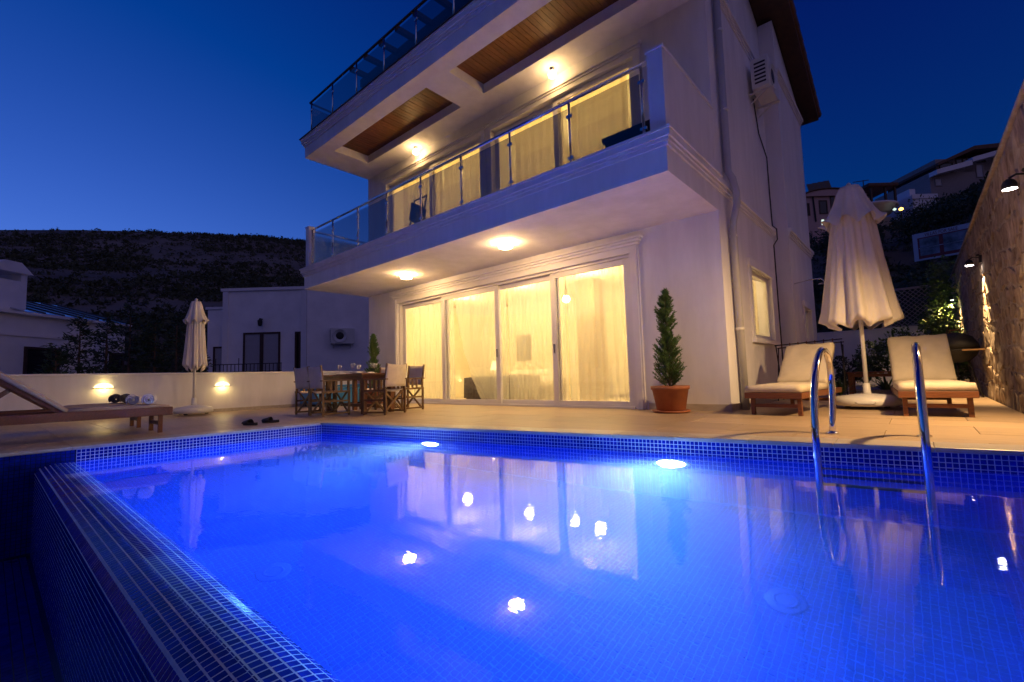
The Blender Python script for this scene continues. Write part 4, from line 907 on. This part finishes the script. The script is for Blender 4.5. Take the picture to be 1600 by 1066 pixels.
for x, y, lab in ((-8.35, 4.50, 'white plate at the near left of the table'), (-7.75, 4.50, 'white plate at the near right of the table'), (-8.05, 4.95, 'white plate on the far side of the table')):
    o = obj('plate', MB().lathe([(.07, 0), (.075, .004), (.13, .016), (.132, .019), (.075, .008), (.01, .006)], 28), 'china', None, True); o.location = (x, y, TZ); tag(o, lab, 'plate', 'plates on the dining table')
    o = obj('napkin', softbox(-.05, .05, -.07, .07, 0, .03, 6, .015, int(x * 100)), 'towel', None, True); o.location = (x + .02, y, TZ + .010); tag(o, lab.replace('white plate', 'folded pale napkin on the plate'), 'napkin', 'napkins on the plates')
t = thing('blue_bench', 'low blue box bench by the wall behind the dining table', 'bench', (-11.25, 5.95, 0)); obj('body', MB().box(-.45, .45, -.75, .75, .06, .46), 'blue', t, bevel=.02); obj('lid', MB().box(-.48, .48, -.78, .78, .47, .52), 'blue', t, bevel=.015)
for a in (-.6, .6): obj('foot', MB().box(-.40, .40, a - .04, a + .04, 0, .06), 'rubber', t)
# slippers
for k, (x, y, a, lab) in enumerate(((-7.26, 2.52, R(200), 'dark slipper on the deck, closer to the left loungers'), (-7.42, 2.86, R(215), 'dark slipper on the deck, closer to the dining set'))):
    t = thing('slipper', lab, 'slipper', (x, y, .003), a, 'pair of slippers')
    def sole(z0, z1):
        n = 20; pts = []
        for i in range(n):
            q = 2 * math.pi * i / n; px = .14 * math.cos(q); pts.append((px, (.048 + .008 * math.cos(q)) * math.sin(q)))
        return MB().prism(pts, lambda a, b: (a, b, z0), lambda a, b: (a * .98, b * .96, z1 + (.012 if a < -.05 else 0)))
    obj('sole', sole(0, .028), 'rubber', t, bevel=.004)
    mb = MB(); 
    for i in range(7):
        for j in range(9): u = i / 6; v = j / 8 * math.pi; mb.v.append((.0 + .12 * u, .055 * math.cos(v) * (1 - .25 * u * u), .02 + (.062 - .03 * u) * math.sin(v)))
    mb.f = [(i * 9 + j, (i + 1) * 9 + j, (i + 1) * 9 + j + 1, i * 9 + j + 1) for i in range(6) for j in range(8)]
    o = obj('strap', mb, 'rubber', t, True); s = o.modifiers.new('s', 'SOLIDIFY'); s.thickness = .006
# ================================================================== POTTED CONIFERS
def blade_mesh(P0, D, Ln, Wd, mt, name, parent, bend=.0):
    P0 = np.array(P0); D = np.array(D); n = len(P0); D /= np.linalg.norm(D, axis=1)[:, None] + 1e-9
    A = np.cross(D, RNG.normal(size=(n, 3))); A /= np.linalg.norm(A, axis=1)[:, None] + 1e-9
    Ln = np.asarray(Ln)[:, None]; Wd = np.asarray(Wd)[:, None]
    V = np.stack([P0, P0 + D * Ln * .45 + A * Wd, P0 + D * Ln, P0 + D * Ln * .45 - A * Wd], 1).reshape(-1, 3); F = np.arange(n * 4).reshape(n, 4)
    me = bpy.data.meshes.new(name); me.from_pydata(V.tolist(), [], F.tolist()); return finish(name, me, mt, parent, False, 0)
def conifer_spray(H0, H1, rad, nb, seed, up=.9):
    rr = np.random.default_rng(seed); P = []; D = []; Ln = []; Wd = []; tr = MB()
    for b in range(nb):
        u = (b + rr.random()) / nb; z = H0 + (H1 - H0) * u ** 1.05; a = rr.uniform(0, 2 * math.pi); r = rad(u) * rr.uniform(.6, 1.12)
        tip = np.array((r * math.cos(a), r * math.sin(a), min(H1 + .02, z + r * up * rr.uniform(.7, 1.5)))); base = np.array((0, 0, z - .02))
        tr.tube([tuple(base), tuple((base + tip) / 2 + (0, 0, -.008)), tuple(tip)], [.004, .003, .001], 4)
        m_ = int(10 + 90 * r)
        for i in range(m_):
            s = .22 + .8 * (i + rr.random()) / m_; p = base * (1 - s) + tip * s; d = (tip - base); d = d / np.linalg.norm(d)
            for q in range(4):
                P.append(p); D.append(d * .9 + rr.normal(size=3) * .55 + (0, 0, .35)); Ln.append(rr.uniform(.02, .058)); Wd.append(rr.uniform(.002, .0052))
    return P, D, Ln, Wd, tr
def potted(loc, label, plab, Hh, s, seed):
    t = thing('potted_conifer', label, 'potted plant', loc, 0, 'conifers in terracotta pots')
    pot = obj('pot', MB().lathe([(.17 * s, .03), (.20 * s, .04), (.255 * s, .335), (.27 * s, .335), (.275 * s, .385), (.25 * s, .385), (.235 * s, .33), (.02, .33)], 32), 'terracotta', t, True)
    obj('saucer', MB().lathe([(.22 * s, 0), (.26 * s, .012), (.27 * s, .035), (.255 * s, .035), (.2 * s, .02)], 32), 'terracotta', pot, True)
    g = MB(); rr = random.Random(seed)
    for i in range(120):
        a = rr.uniform(0, 6.28); r = .235 * s * math.sqrt(rr.random()); q = rr.uniform(.010, .022); g.lathe([(q * .4, -q * .6), (q, 0), (q * .5, q * .6)], 5, (r * math.cos(a), r * math.sin(a), .335 + q * .5))
    obj('pebbles', g, 'soil', pot, kind='stuff')
    obj('trunk', MB().tube([(0, 0, .32), (.008, 0, .8), (0, .005, Hh - .1)], [.018, .013, .004], 8), 'bark', t, True)
    rad = lambda u: (.19 * (1 - u) ** .55 * (1 - .55 * math.exp(-((u - .52) / .09) ** 2)) + .015) * s if u < .55 else (.16 * ((1 - u) / .45) ** .75 * (1 - .45 * math.exp(-((u - .52) / .09) ** 2)) + .012) * s
    P, D, Ln, Wd, tr = conifer_spray(.36, Hh, lambda u: rad(u) * 1.06, 320, seed)
    obj('branch', tr, 'bark', t, kind='stuff'); blade_mesh(P, D, Ln, Wd, 'conifer', 'foliage', t)
    return t
potted((-2.735, 6.60, 0), 'slender potted conifer in terracotta pot against the front wall', '', 1.78, 1.0, 21)
potted((-10.62, 6.62, 0), 'potted conifer behind the dining table at the left door edge', '', 1.78, 1.0, 33)
# ================================================================== RIGHT REAR GARDEN
t = thing('wooden_table', 'small wooden table behind the large parasol base', 'table', (-.72, 12.6, 0))
for i in range(5): obj('plank', MB().box(-.46, .46, -.28 + i * .112, -.28 + i * .112 + .106, .44, .47), 'teak', t)
for a in (-.38, .38):
    for b in (-.2, .2): obj('leg', MB().box(a - .04, a + .04, b - .035, b + .035, 0, .44), 'teak', t)
obj('rail', MB().box(-.38, .38, -.25, -.225, .36, .43), 'teak', t)
t = thing('drying_rack', 'dark folding rack with pegs behind the left cushioned lounger', 'rack', (-1.55, 9.7, 0))
for y in (0, .22): obj('bar', MB().tube([(-.42, y, 1.02 - y * .2), (.62, y, 1.07 - y * .2)], .010, 8), 'black', t, True)
for x in (-.40, .6):
    obj('leg', MB().tube([(x, -.12, 0), (x, .22, .98)], .010, 8), 'black', t, True); obj('leg', MB().tube([(x, .34, 0), (x, 0, 1.03)], .010, 8), 'black', t, True)
for i in range(7): x = -.3 + i * .13; obj('peg', MB().box(x - .007, x + .007, -.012, .012, .955 + x * .05, 1.065 + x * .05), 'teak', t)
t = thing('end_wall', 'pale low wall closing the rear of the side garden', 'wall', (-.4, 17, 0)); obj('wall', MB().box(XB_ - 3, SX + .02, 17.0, 17.2, -.3, 1.62), 'nplaster', t, w=True); obj('coping', MB().box(XB_ - 3, SX + .02, 16.97, 17.23, 1.62, 1.67), 'plaster2', t, w=True)
t = thing('lattice_panel', 'white diamond lattice panel above the rear garden wall', 'lattice', (-.05, 17.1, 1.67))
for s in (1, -1):
    for i in range(-9, 13):
        x0 = i * .12; pts = [(x0, 0), (x0 + s * 1.05, 1.05)]; p = clip  # diagonal strips clipped to the panel
        seg = [(x0 + s * 1.05 * k / 20, 1.05 * k / 20) for k in range(21)]; seg = [q for q in seg if -.55 <= q[0] <= .62]
        if len(seg) > 2: obj('lattice_strip', MB().bar((seg[0][0], .01 * s, seg[0][1]), (seg[-1][0], .01 * s, seg[-1][1]), .018, .022, (0, 1, 0)), 'lattice', t)
obj('frame', MB().box(-.60, .66, -.03, .03, 1.05, 1.11).box(-.60, .66, -.03, .03, -.005, .05).box(-.62, -.56, -.031, .031, .05, 1.05), 'lattice', t); obj('post', MB().box(.62, .78, -.06, .06, -.005, 1.25), 'plaster', t)
bed = struct(obj('gravel_bed', MB().box(-1.7, SX + .01, 13.2, 16.99, .001, .05), 'soil'))
# kettle barbecue
t = thing('kettle_barbecue', 'dark kettle barbecue with wooden shelf beside the stone wall', 'barbecue', (.55, 11.3, 0))
obj('bowl', MB().lathe([(.03, .60), (.16, .63), (.25, .72), (.29, .82), (.295, .84)], 28), 'black', t, True); obj('lid', MB().lathe([(.30, .845), (.285, .93), (.22, 1.05), (.10, 1.12), (.01, 1.135)], 28), 'black', t, True)
obj('lid_handle', MB().tube([(-.07, 0, 1.12), (-.06, 0, 1.18), (.06, 0, 1.18), (.07, 0, 1.12)], .012, 8), 'teak', t, True); obj('shelf', MB().box(.05, .32, -.42, -.27, .80, .825), 'teak2', t)
for k in range(3): a = R(90 + 120 * k); obj('leg', MB().tube([(.15 * math.cos(a), .15 * math.sin(a), .64), (.30 * math.cos(a), .30 * math.sin(a), 0)], .013, 8), 'black', t, True)
def leafy(name, label, cat, loc, mt, fn, cnt, ln, wd, seed, trunk=None, group=None, up=.3):
    t = thing(name, label, cat, loc, 0, group); rr = np.random.default_rng(seed); P = []; D = []
    for i in range(cnt):
        p, d = fn(rr); P.append(p); D.append(np.array(d) + rr.normal(size=3) * .5 + (0, 0, up))
    blade_mesh(P, D, rr.uniform(*ln, cnt), rr.uniform(*wd, cnt), mt, 'crown' if trunk else 'foliage', t)
    if trunk: obj('trunk', trunk, 'bark', t, True)
    return t
def clump(r, h, k=14):
    cs = {}
    def f(rr):
        if 'c' not in cs: cs['c'] = [(rr.uniform(-r, r) * .8, rr.uniform(-r, r) * .8, rr.uniform(.15, 1) * h, rr.uniform(.25, .5) * r) for _ in range(k)]
        c = cs['c'][rr.integers(k)]; d = rr.normal(size=3); d /= np.linalg.norm(d); q = c[3] * rr.random() ** .4
        return (c[0] + d[0] * q, c[1] + d[1] * q, max(.02, c[2] + d[2] * q)), d
    return f
def rosette(n):
    return None
for x, y, s, lab in ((-1.25, 11.9, .55, 'spiky leaved plant left of the small wooden table'), (-.55, 13.4, .65, 'spiky leaved plant rising behind the small wooden table'), (-.2, 12.4, .5, 'spiky leaved plant right of the parasol pole')):
    t = thing('spiky_plant', lab, 'plant', (x, y, 0), 0, 'spiky plants by the wooden table'); 
    for k in range(22):
        a = k * 2.4; tl = R(random.uniform(15, 70)); L0 = s * random.uniform(.7, 1.1); d = Vector((math.cos(a) * math.sin(tl), math.sin(a) * math.sin(tl), math.cos(tl))); sd = d.cross(Vector((0, 0, 1))).normalized(); mb = MB()
        for i in range(6): u = i / 5; c = d * L0 * u + Vector((0, 0, -.25 * L0 * u * u)); ww = .03 * (1 - u ** 1.6) + .002; mb.v += [tuple(c - sd * ww), tuple(c + Vector((0, 0, -.006))), tuple(c + sd * ww)]
        for i in range(5): mb.f += [(i * 3, i * 3 + 1, i * 3 + 4, i * 3 + 3), (i * 3 + 1, i * 3 + 2, i * 3 + 5, i * 3 + 4)]
        obj('leaf', mb, 'leaf', t, True)
GS = 'shrubs in the rear garden bed'
leafy('shrub', 'rounded dark shrub directly behind the right lounger cushion', 'shrub', (.0, 13.9, .04), 'leaf', clump(.55, .95), 2600, (.05, .12), (.012, .03), 41, None, GS)
leafy('shrub', 'leafy shrub between the parasol pole and the lattice', 'shrub', (-.55, 15.0, .04), 'leaf', clump(.6, 1.15), 2600, (.05, .12), (.012, .03), 42, None, GS)
leafy('shrub', 'brightly lit yellow-green shrub under the furthest wall lamp', 'shrub', (.45, 14.9, .04), 'leaf', clump(.5, 1.75, 20), 2600, (.06, .14), (.015, .035), 43, None, GS)
leafy('shrub', 'low shrub at the left end of the rear bed', 'shrub', (-1.35, 15.6, .04), 'leafdark', clump(.5, .7), 1800, (.05, .12), (.012, .03), 44, None, GS)
leafy('climbing_plant', 'climbing plant hanging on the far end of the stone wall', 'climber', (.62, 15.9, 0), 'leaf', lambda rr: ((rr.normal() * .12, rr.normal() * .6, rr.uniform(.8, 3.1)), (-1, 0, 0)), 3000, (.05, .12), (.015, .035), 45)
# bare lit branches
t = thing('small_tree', 'thin tree with lit bare stems beside the stone wall', 'tree', (.25, 14.2, 0)); rr = random.Random(4); tb = MB(); tips = []
for k in range(6):
    a = rr.uniform(0, 6.28); p = Vector((0, 0, .3)); q = Vector((.5 * math.cos(a), .35 * math.sin(a), rr.uniform(1.2, 1.9))); tb.tube([tuple(p), tuple(p.lerp(q, .5) + Vector((0, 0, -.06))), tuple(q)], [.02, .014, .006], 6); tips += [p.lerp(q, u) for u in (.5, .7, .85, 1)]
tb.tube([(0, 0, 0), (0, 0, .35)], [.035, .024], 8); obj('trunk', tb, 'bark', t, True)
P = []; D = []
for p in tips:
    for _ in range(34): v = np.array(p) + RNG.normal(size=3) * .09; P.append(v); D.append(RNG.normal(size=3) + (0, 0, .2))
blade_mesh(P, D, RNG.uniform(.05, .11, len(P)), RNG.uniform(.012, .028, len(P)), 'leaf', 'crown', t)
# ================================================================== NEIGHBOURING BUILDINGS AND HILLSIDE
def at(x, y, d): return Vector((0, 0, .58)) + (RT * ((x - 800) / 718) - UP * ((y - 533) / 718) + _f) * d
def wallwin(t, x0, x1, z0, z1, y, mt='darkglass', fm='darkwood', mull=0, d=.06):
    f = MB(); q = .09; f.box(x0, x0 + q, y - d, y, z0, z1); f.box(x1 - q, x1, y - d, y, z0, z1); f.box(x0 + q, x1 - q, y - d, y, z1 - q, z1); f.box(x0 + q, x1 - q, y - d, y, z0, z0 + q)
    for k in range(mull): c = x0 + (x1 - x0) * (k + 1) / (mull + 1); f.box(c - q, c + q, y - d, y, z0 + q, z1 - q)
    w = obj('window', f, fm, t); obj('pane', MB().box(x0 + q, x1 - q, y - .02, y + .002, z0 + q, z1 - q), mt, w); return w
L0 = at(410, 604, 24); 
t = thing('neighbour_villa', 'flat-roofed pale villa with dark framed doors beyond the garden wall', 'house', (L0.x, L0.y, -2.0), _y); zo = 2.0
obj('wall', MB().box(-2.1, 2.28, 0, 5, 0, 5.55 + zo), 'nplaster', t); obj('wing', MB().box(-3.1, -2.103, .25, 5, 0, 4.65 + zo), 'nplaster', t)
obj('cornice', MB().box(-2.22, 2.34, -.10, 5, 5.55 + zo, 5.70 + zo), 'plaster2', t); obj('cornice', MB().box(-3.18, -2.223, .17, 5, 4.65 + zo, 4.78 + zo), 'plaster2', t)
for a in (-2.12, 2.02): obj('pilaster', MB().box(a, a + .28, -.07, -.001, 0, 5.55 + zo), 'plaster2', t)
q = MB(); q.prism([(2.30, .02), (6.8, 2.2), (6.8, 5), (2.30, 5)], lambda a, b: (a, b, 0), lambda a, b: (a, b, 5.9 + zo)); obj('angled_wing', q, 'nplaster', t)
d_ = wallwin(t, -1.02, .92, 1.0 + zo, 3.32 + zo, 0, 'ndoor', 'darkwood', 1); wallwin(t, -2.75, -2.15, 1.0 + zo, 2.65 + zo, .25, 'ndoor'); wallwin(t, 1.70, 2.0, 1.2 + zo, 3.3 + zo, 0)
rl = MB(); rl.box(-2.0, 1.4, -.82, -.78, 1.62 + zo, 1.66 + zo); rl.box(-2.0, 1.4, -.82, -.78, 1.25 + zo, 1.28 + zo)
obj('balcony', MB().box(-2.1, 1.5, -.9, -.003, .75 + zo, .95 + zo), 'nplaster', t); ra_ = obj('balcony_rail', rl, 'black', t)
for i in range(18): x = -1.95 + i * .195; obj('baluster', MB().box(x - .012, x + .012, -.815, -.785, .95 + zo, (1.62 if i % 6 else 1.95) + zo), 'black', ra_)
ln = obj('lantern', MB().lathe([(.02, .0), (.10, .04), (.12, .26), (.14, .28), (.02, .40)], 8, (-.05, -.22, 3.62 + zo)), 'black', t); obj('bracket', MB().box(-.08, -.02, -.25, -.001, 3.98 + zo, 4.04 + zo), 'black', ln)
a = _y + math.atan2(2.18, 4.5)
pp = Matrix.Rotation(_y, 4, 'Z') @ Vector((3.95, .62, 0)) + Vector((L0.x, L0.y, 2.55))
ac_ = aircon((pp.x, pp.y, 2.55), a, 'air conditioner on the neighbouring villa wall'); ac_.scale = (1.45, 1.45, 1.45)
t2 = thing('louvred_shutter', 'white louvred shutter panel at the left corner of the villa', 'shutter', (-12.55, 8.6, 0), R(25)); obj('frame', MB().box(-.3, -.24, -.02, .02, .0, 1.75).box(.24, .3, -.02, .02, 0, 1.75).box(-.24, .24, -.02, .02, 1.67, 1.75).box(-.24, .24, -.02, .02, 0, .1), 'frame', t2)
for i in range(26): obj('louvre', MB().bar((-.24, 0, .13 + i * .06), (.24, 0, .13 + i * .06), .012, .05, (0, .6, 1)), 'frame', t2)
# left house
P0 = at(-60, 615, 15.2); P1 = at(192, 612, 21); dr = Vector((P1.x - P0.x, P1.y - P0.y, 0)); ln_ = dr.length; az_ = math.atan2(dr.y, dr.x)
t = thing('neighbour_house', 'blue-shaded neighbouring house with chimney at the left edge', 'house', (P0.x, P0.y, -2), az_); zo = 2
obj('wall', MB().box(0, ln_, 0, 7, 0, 3.42 + zo), 'nplaster', t); obj('eave', MB().box(-.1, ln_ + .12, -.22, 7, 3.42 + zo, 3.52 + zo), 'nplaster', t); obj('moulding', MB().box(0, ln_ * .55, -.05, -.001, 2.62 + zo, 2.74 + zo), 'nplaster', t)
for i in range(6):
    x0 = 1.6 + i * (ln_ - 1.6) / 6; x1 = 1.6 + (i + 1) * (ln_ - 1.6) / 6
    q = MB(); q.prism([(-.15, 3.53 + zo), (-.10, 3.56 + zo), (3.4, 4.55 + zo), (3.4, 4.50 + zo)], lambda a, b: (x0 + .03, a, b), lambda a, b: (x1 - .03, a, b)); obj('roof_panel', q, 'metalroof', t)
    obj('glazing_bar', MB().bar((x1, -.13, 3.57 + zo), (x1, 3.4, 4.57 + zo), .06, .05), 'black', t)
cbx = 1.0; ck = obj('chimney', MB().box(cbx, cbx + 1.15, .5, 1.6, 3.5 + zo, 4.75 + zo), 'nplaster', t)
obj('cap', MB().prism([(cbx - .12, 5.05 + zo), (cbx + 1.27, 5.05 + zo), (cbx + .85, 5.45 + zo), (cbx + .3, 5.45 + zo)], lambda a, b: (a, .38, b), lambda a, b: (a, 1.72, b)), 'nplaster', ck); obj('flue_post', MB().box(cbx, cbx + .2, .5, 1.6, 4.75 + zo, 5.05 + zo).box(cbx + .95, cbx + 1.15, .5, 1.6, 4.75 + zo, 5.05 + zo), 'nplaster', ck)
wallwin(t, 1.75, 3.0, .95 + zo, 2.25 + zo, 0); wallwin(t, 5.1, 5.8, .9 + zo, 2.2 + zo, 0)
# conifers between
def conifer(loc, H, r, label, seed):
    t = thing('conifer_tree', label, 'tree', loc, 0, 'dark conifers beyond the garden wall'); rr = np.random.default_rng(seed); P = []; D = []; tb = MB(); tb.tube([(0, 0, 0), (.03, 0, H * .5), (0, 0, H * .97)], [.10, .06, .01], 7)
    nb = 90
    for b in range(nb):
        u = (b + rr.random()) / nb; z = .12 * H + .88 * H * u; a = rr.uniform(0, 6.28); l = r * (1 - u) ** .8 * rr.uniform(.55, 1.15) + .06; tip = np.array((l * math.cos(a), l * math.sin(a), z - l * .12 + .1))
        tb.tube([(0, 0, z), tuple(tip)], [.015, .004], 4)
        for i in range(int(16 + 34 * l)): s = rr.random() ** .7; p = np.array((0, 0, z)) * (1 - s) + tip * s + rr.normal(size=3) * .05; P.append(p); D.append(np.array((math.cos(a), math.sin(a), .35)) + rr.normal(size=3) * .6)
    obj('trunk', tb, 'bark', t); blade_mesh(P, D, rr.uniform(.08, .20, len(P)), rr.uniform(.012, .03, len(P)), 'leafdark', 'crown', t)
for x, ty, d, r, lab in ((88, 545, 13.5, 1.0, 'low dark conifer in front of the left house window'), (126, 500, 15, 1.1, 'dark conifer left of the pair by the metal roof'), (168, 498, 16, 1.1, 'dark conifer just right of the metal roof edge'), (205, 468, 19, 1.5, 'tallest dark conifer beyond the garden wall'), (243, 505, 17, 1.3, 'dark broad conifer left of the slim parasol'), (277, 492, 19, 1.4, 'dark conifer touching the slim parasol'), (318, 560, 17, .7, 'small dark conifer right of the slim parasol')):
    p = at(x, ty, d); conifer((p.x, p.y, -2.0), p.z + 2.0, r, lab, int(x))
# hillside building with solar panels
D1 = 45; S = D1 / 718
p = at(1330, 350, D1); t = thing('hillside_house', 'pink house with solar panels on the hillside behind the parasol', 'house', (p.x, p.y, p.z - 2.5), _y); b0 = 2.5
def hx_(px): return (px - 1330) * S
def hz_(py): return (350 - py) * S + b0
obj('wall', MB().box(hx_(1258), hx_(1352), 0, 6, -4, hz_(305)), 'pink', t)
q = MB(); arc = [(hx_(1256 + i * 10), hz_(303) + .55 * math.sin(math.pi * (i / 10) ** .8)) for i in range(11)]
q.prism([(a, hz_(305)) for a in (hx_(1256), hx_(1356))][::1] + arc[::-1], lambda a, b: (a, -.25, b), lambda a, b: (a, 6, b)); obj('roof', q, 'pink', t)
e_ = MB(); e_.tube([(a, -.28, b + .05) for a, b in arc], .09, 6); obj('eave', e_, 'rooftile', t)
wallwin(t, hx_(1282), hx_(1295), hz_(333), hz_(311), 0); wallwin(t, hx_(1263), hx_(1267), hz_(335), hz_(315), 0); wallwin(t, hx_(1300), hx_(1318), hz_(338), hz_(305), 0)
for a, b in ((1284, 1288), (1291, 1300), (1302, 1308)): obj('lit_window', MB().box(hx_(a), hx_(b), -.03, -.001, hz_(350), hz_(342)), 'farwin', t)
obj('drainpipe', MB().tube([(hx_(1273), -.06, hz_(305)), (hx_(1275), -.06, hz_(345))], .07, 6), 'black', t)
for k in range(4): obj('solar_panel', MB().bar((hx_(1273 + k * 9), -.1, hz_(302 - k * 1.5)), (hx_(1275 + k * 9), .5, hz_(281 - k * 1.5)), .50, .08), 'solar', t)
obj('terrace', MB().lathe([(1.9, 0), (2.4, .55), (2.5, .6), (2.5, .75)], 20, (hx_(1372), 1.2, hz_(333))), 'plaster2', t, True); obj('canopy', MB().box(hx_(1350), hx_(1397), -1.0, 4, hz_(297), hz_(291)), 'rooftile', t, bevel=.1)
for a in (1356, 1378, 1393): obj('canopy_post', MB().box(hx_(a) - .08, hx_(a) + .08, -.8, -.64, hz_(325), hz_(297)), 'darkwood', t)
obj('back_room', MB().box(hx_(1352), hx_(1385), 1.5, 5, hz_(335), hz_(297)), 'cream', t); obj('roof_rail', MB().bar((hx_(1345), .5, hz_(280)), (hx_(1370), .5, hz_(277)), .06, .06).bar((hx_(1361), .5, hz_(291)), (hx_(1361), .5, hz_(277)), .06, .06), 'black', t)
obj('lower_wall', MB().box(hx_(1352), hx_(1400), .5, 5, -4, hz_(338)), 'cream', t)
q = obj('lamp', MB().lathe([(.05, -.12), (.16, 0), (.05, .12)], 8, (hx_(1382), -1.3, hz_(336))), 'farwin', t)
p = at(1408, 327, 42); o = obj('street_lamp', MB().lathe([(.03, -3.5), (.03, -.1), (.15, -.05), (.20, .08), (.03, .18)], 10), 'farlamp', None, True); bpy.data.objects.remove(o)
t = thing('street_lamp', 'small orange street lamp on the hillside', 'street lamp', (p.x, p.y, p.z - 3.2)); obj('post', MB().tube([(0, 0, 0), (0, 0, 3.1)], [.06, .04], 8), 'black', t); obj('bulb', MB().lathe([(.05, 3.08), (.17, 3.16), (.15, 3.28), (.03, 3.36)], 10), 'farlamp', t, True)
# upper right hillside building
D2 = 46; S = D2 / 718; p = at(1500, 300, D2); t = thing('hillside_apartments', 'dim stepped apartment building at the top right hillside', 'building', (p.x, p.y, p.z - 2.5), _y)
def hx_(px): return (px - 1500) * S
def hz_(py): return (300 - py) * S + 2.5
obj('wall', MB().box(hx_(1455), hx_(1600), 0, 7, -3, hz_(268)), 'cream', t); obj('upper_wall', MB().box(hx_(1480), hx_(1600), .9, 7, hz_(268), hz_(240)), 'cream', t)
q = MB(); q.prism([(hx_(1466), hz_(254)), (hx_(1526), hz_(228)), (hx_(1600), hz_(222)), (hx_(1600), hz_(229)), (hx_(1526), hz_(234)), (hx_(1466), hz_(258))], lambda a, b: (a, -.3, b), lambda a, b: (a, 7, b)); obj('roof', q, 'rooftile', t)
q = MB(); q.prism([(hx_(1454), hz_(276)), (hx_(1510), hz_(263)), (hx_(1510), hz_(255)), (hx_(1454), hz_(269))], lambda a, b: (a, -.9, b), lambda a, b: (a, -.003, b)); q.prism([(hx_(1511), hz_(258)), (hx_(1600), hz_(236)), (hx_(1600), hz_(228)), (hx_(1511), hz_(251))], lambda a, b: (a, -.9, b), lambda a, b: (a, -.003, b)); obj('balcony_band', q, 'nplaster', t)
for a, b, c, d in ((1485, 1507, 262, 246), (1512, 1524, 251, 240), (1530, 1560, 247, 234)): wallwin(t, hx_(a), hx_(b), hz_(c), hz_(d), .9)
wallwin(t, hx_(1528), hx_(1540), hz_(278), hz_(256), 0, 'ndoor', 'cream'); wallwin(t, hx_(1462), hx_(1474), hz_(290), hz_(277), 0, 'ndoor', 'cream')
obj('lower_block', MB().box(hx_(1418), hx_(1454), -.5, 5, -4, hz_(306)), 'nplaster', t); obj('parapet', MB().box(hx_(1416), hx_(1456), -.6, -.501, hz_(312), hz_(305)), 'nplaster', t); obj('block', MB().box(hx_(1424), hx_(1433), .2, 2, hz_(306), hz_(292)), 'nplaster', t)
# billboard
A = at(1425, 368, 27.3); B = at(1517, 347, 25.2); dr = Vector((B.x - A.x, B.y - A.y, 0)); w_b = dr.length; z0 = (A.z + B.z) / 2 - 1.62
t = thing('billboard', 'white framed billboard with pictures on the dark hillside', 'billboard', (A.x, A.y, z0), math.atan2(dr.y, dr.x))
obj('board', MB().box(0, w_b, 0, .12, 0, 1.62), 'signwhite', t); obj('red_border', MB().box(.22, w_b - .1, -.006, -.001, .10, 1.34), 'signred', t)
for a, b in ((.30, w_b * .46), (w_b * .53, w_b - .18)): obj('picture', MB().box(a, b, -.012, -.0065, .27, 1.28), 'signpic', t); 
obj('stripe', MB().box(.25, w_b - .2, -.012, -.007, .70, .74), 'signwhite', t)
for a in (.6, w_b - .6): obj('post', MB().box(a - .07, a + .07, .125, .26, -6, 1.4), 'black', t)
tx = bpy.data.curves.new('lettering', 'FONT'); tx.body = 'VILLAS FOR SALE'; tx.size = .27; tx.extrude = .003; to = bpy.data.objects.new('lettering', tx); C.objects.link(to); dg = bpy.context.evaluated_depsgraph_get(); me = bpy.data.meshes.new_from_object(to.evaluated_get(dg)); bpy.data.objects.remove(to)
o = finish('lettering', me, 'signred', t, False, 0); o.rotation_euler = (R(90), 0, 0); o.location = (.55, -.006, 1.38); wdt = max(v.co.x for v in me.vertices); o.scale = ((w_b - 1.1) / wdt, 1, 1)
# hillside trees on the right
for k, (x, ty, d, r, lab) in enumerate(((1445, 318, 36, 2.2, 'dark tree below the apartment building on the right hillside'), (1490, 305, 38, 2.6, 'dark spreading tree at the top of the right hillside'), (1530, 312, 36, 2.4, 'dark tree on the right hillside beside the stone wall top'), (1345, 352, 36, 1.8, 'dark tree on the hillside below the pink house'), (1290, 365, 34, 2.0, 'dark tree on the hillside close to the house corner'), (1462, 425, 22, 1.3, 'dark bushy tree just below the billboard'))):
    p = at(x, ty, d); h = 4.0; tb = MB(); tb.tube([(0, 0, -1.5), (.1, 0, h * .35), (0, .1, h * .7)], [.16, .12, .05], 7)
    leafy('hillside_tree', lab, 'tree', (p.x, p.y, p.z - h), 'leafdark', (lambda r_: (lambda f_: (lambda rr: (lambda pd: ((pd[0][0], pd[0][1], pd[0][2] * .62 + h * .34), pd[1]))(f_(rr))))(clump(r_, h, 22)))(r), 2600, (.12, .30), (.03, .08), 60 + k, tb, 'trees on the right hillside', 0)
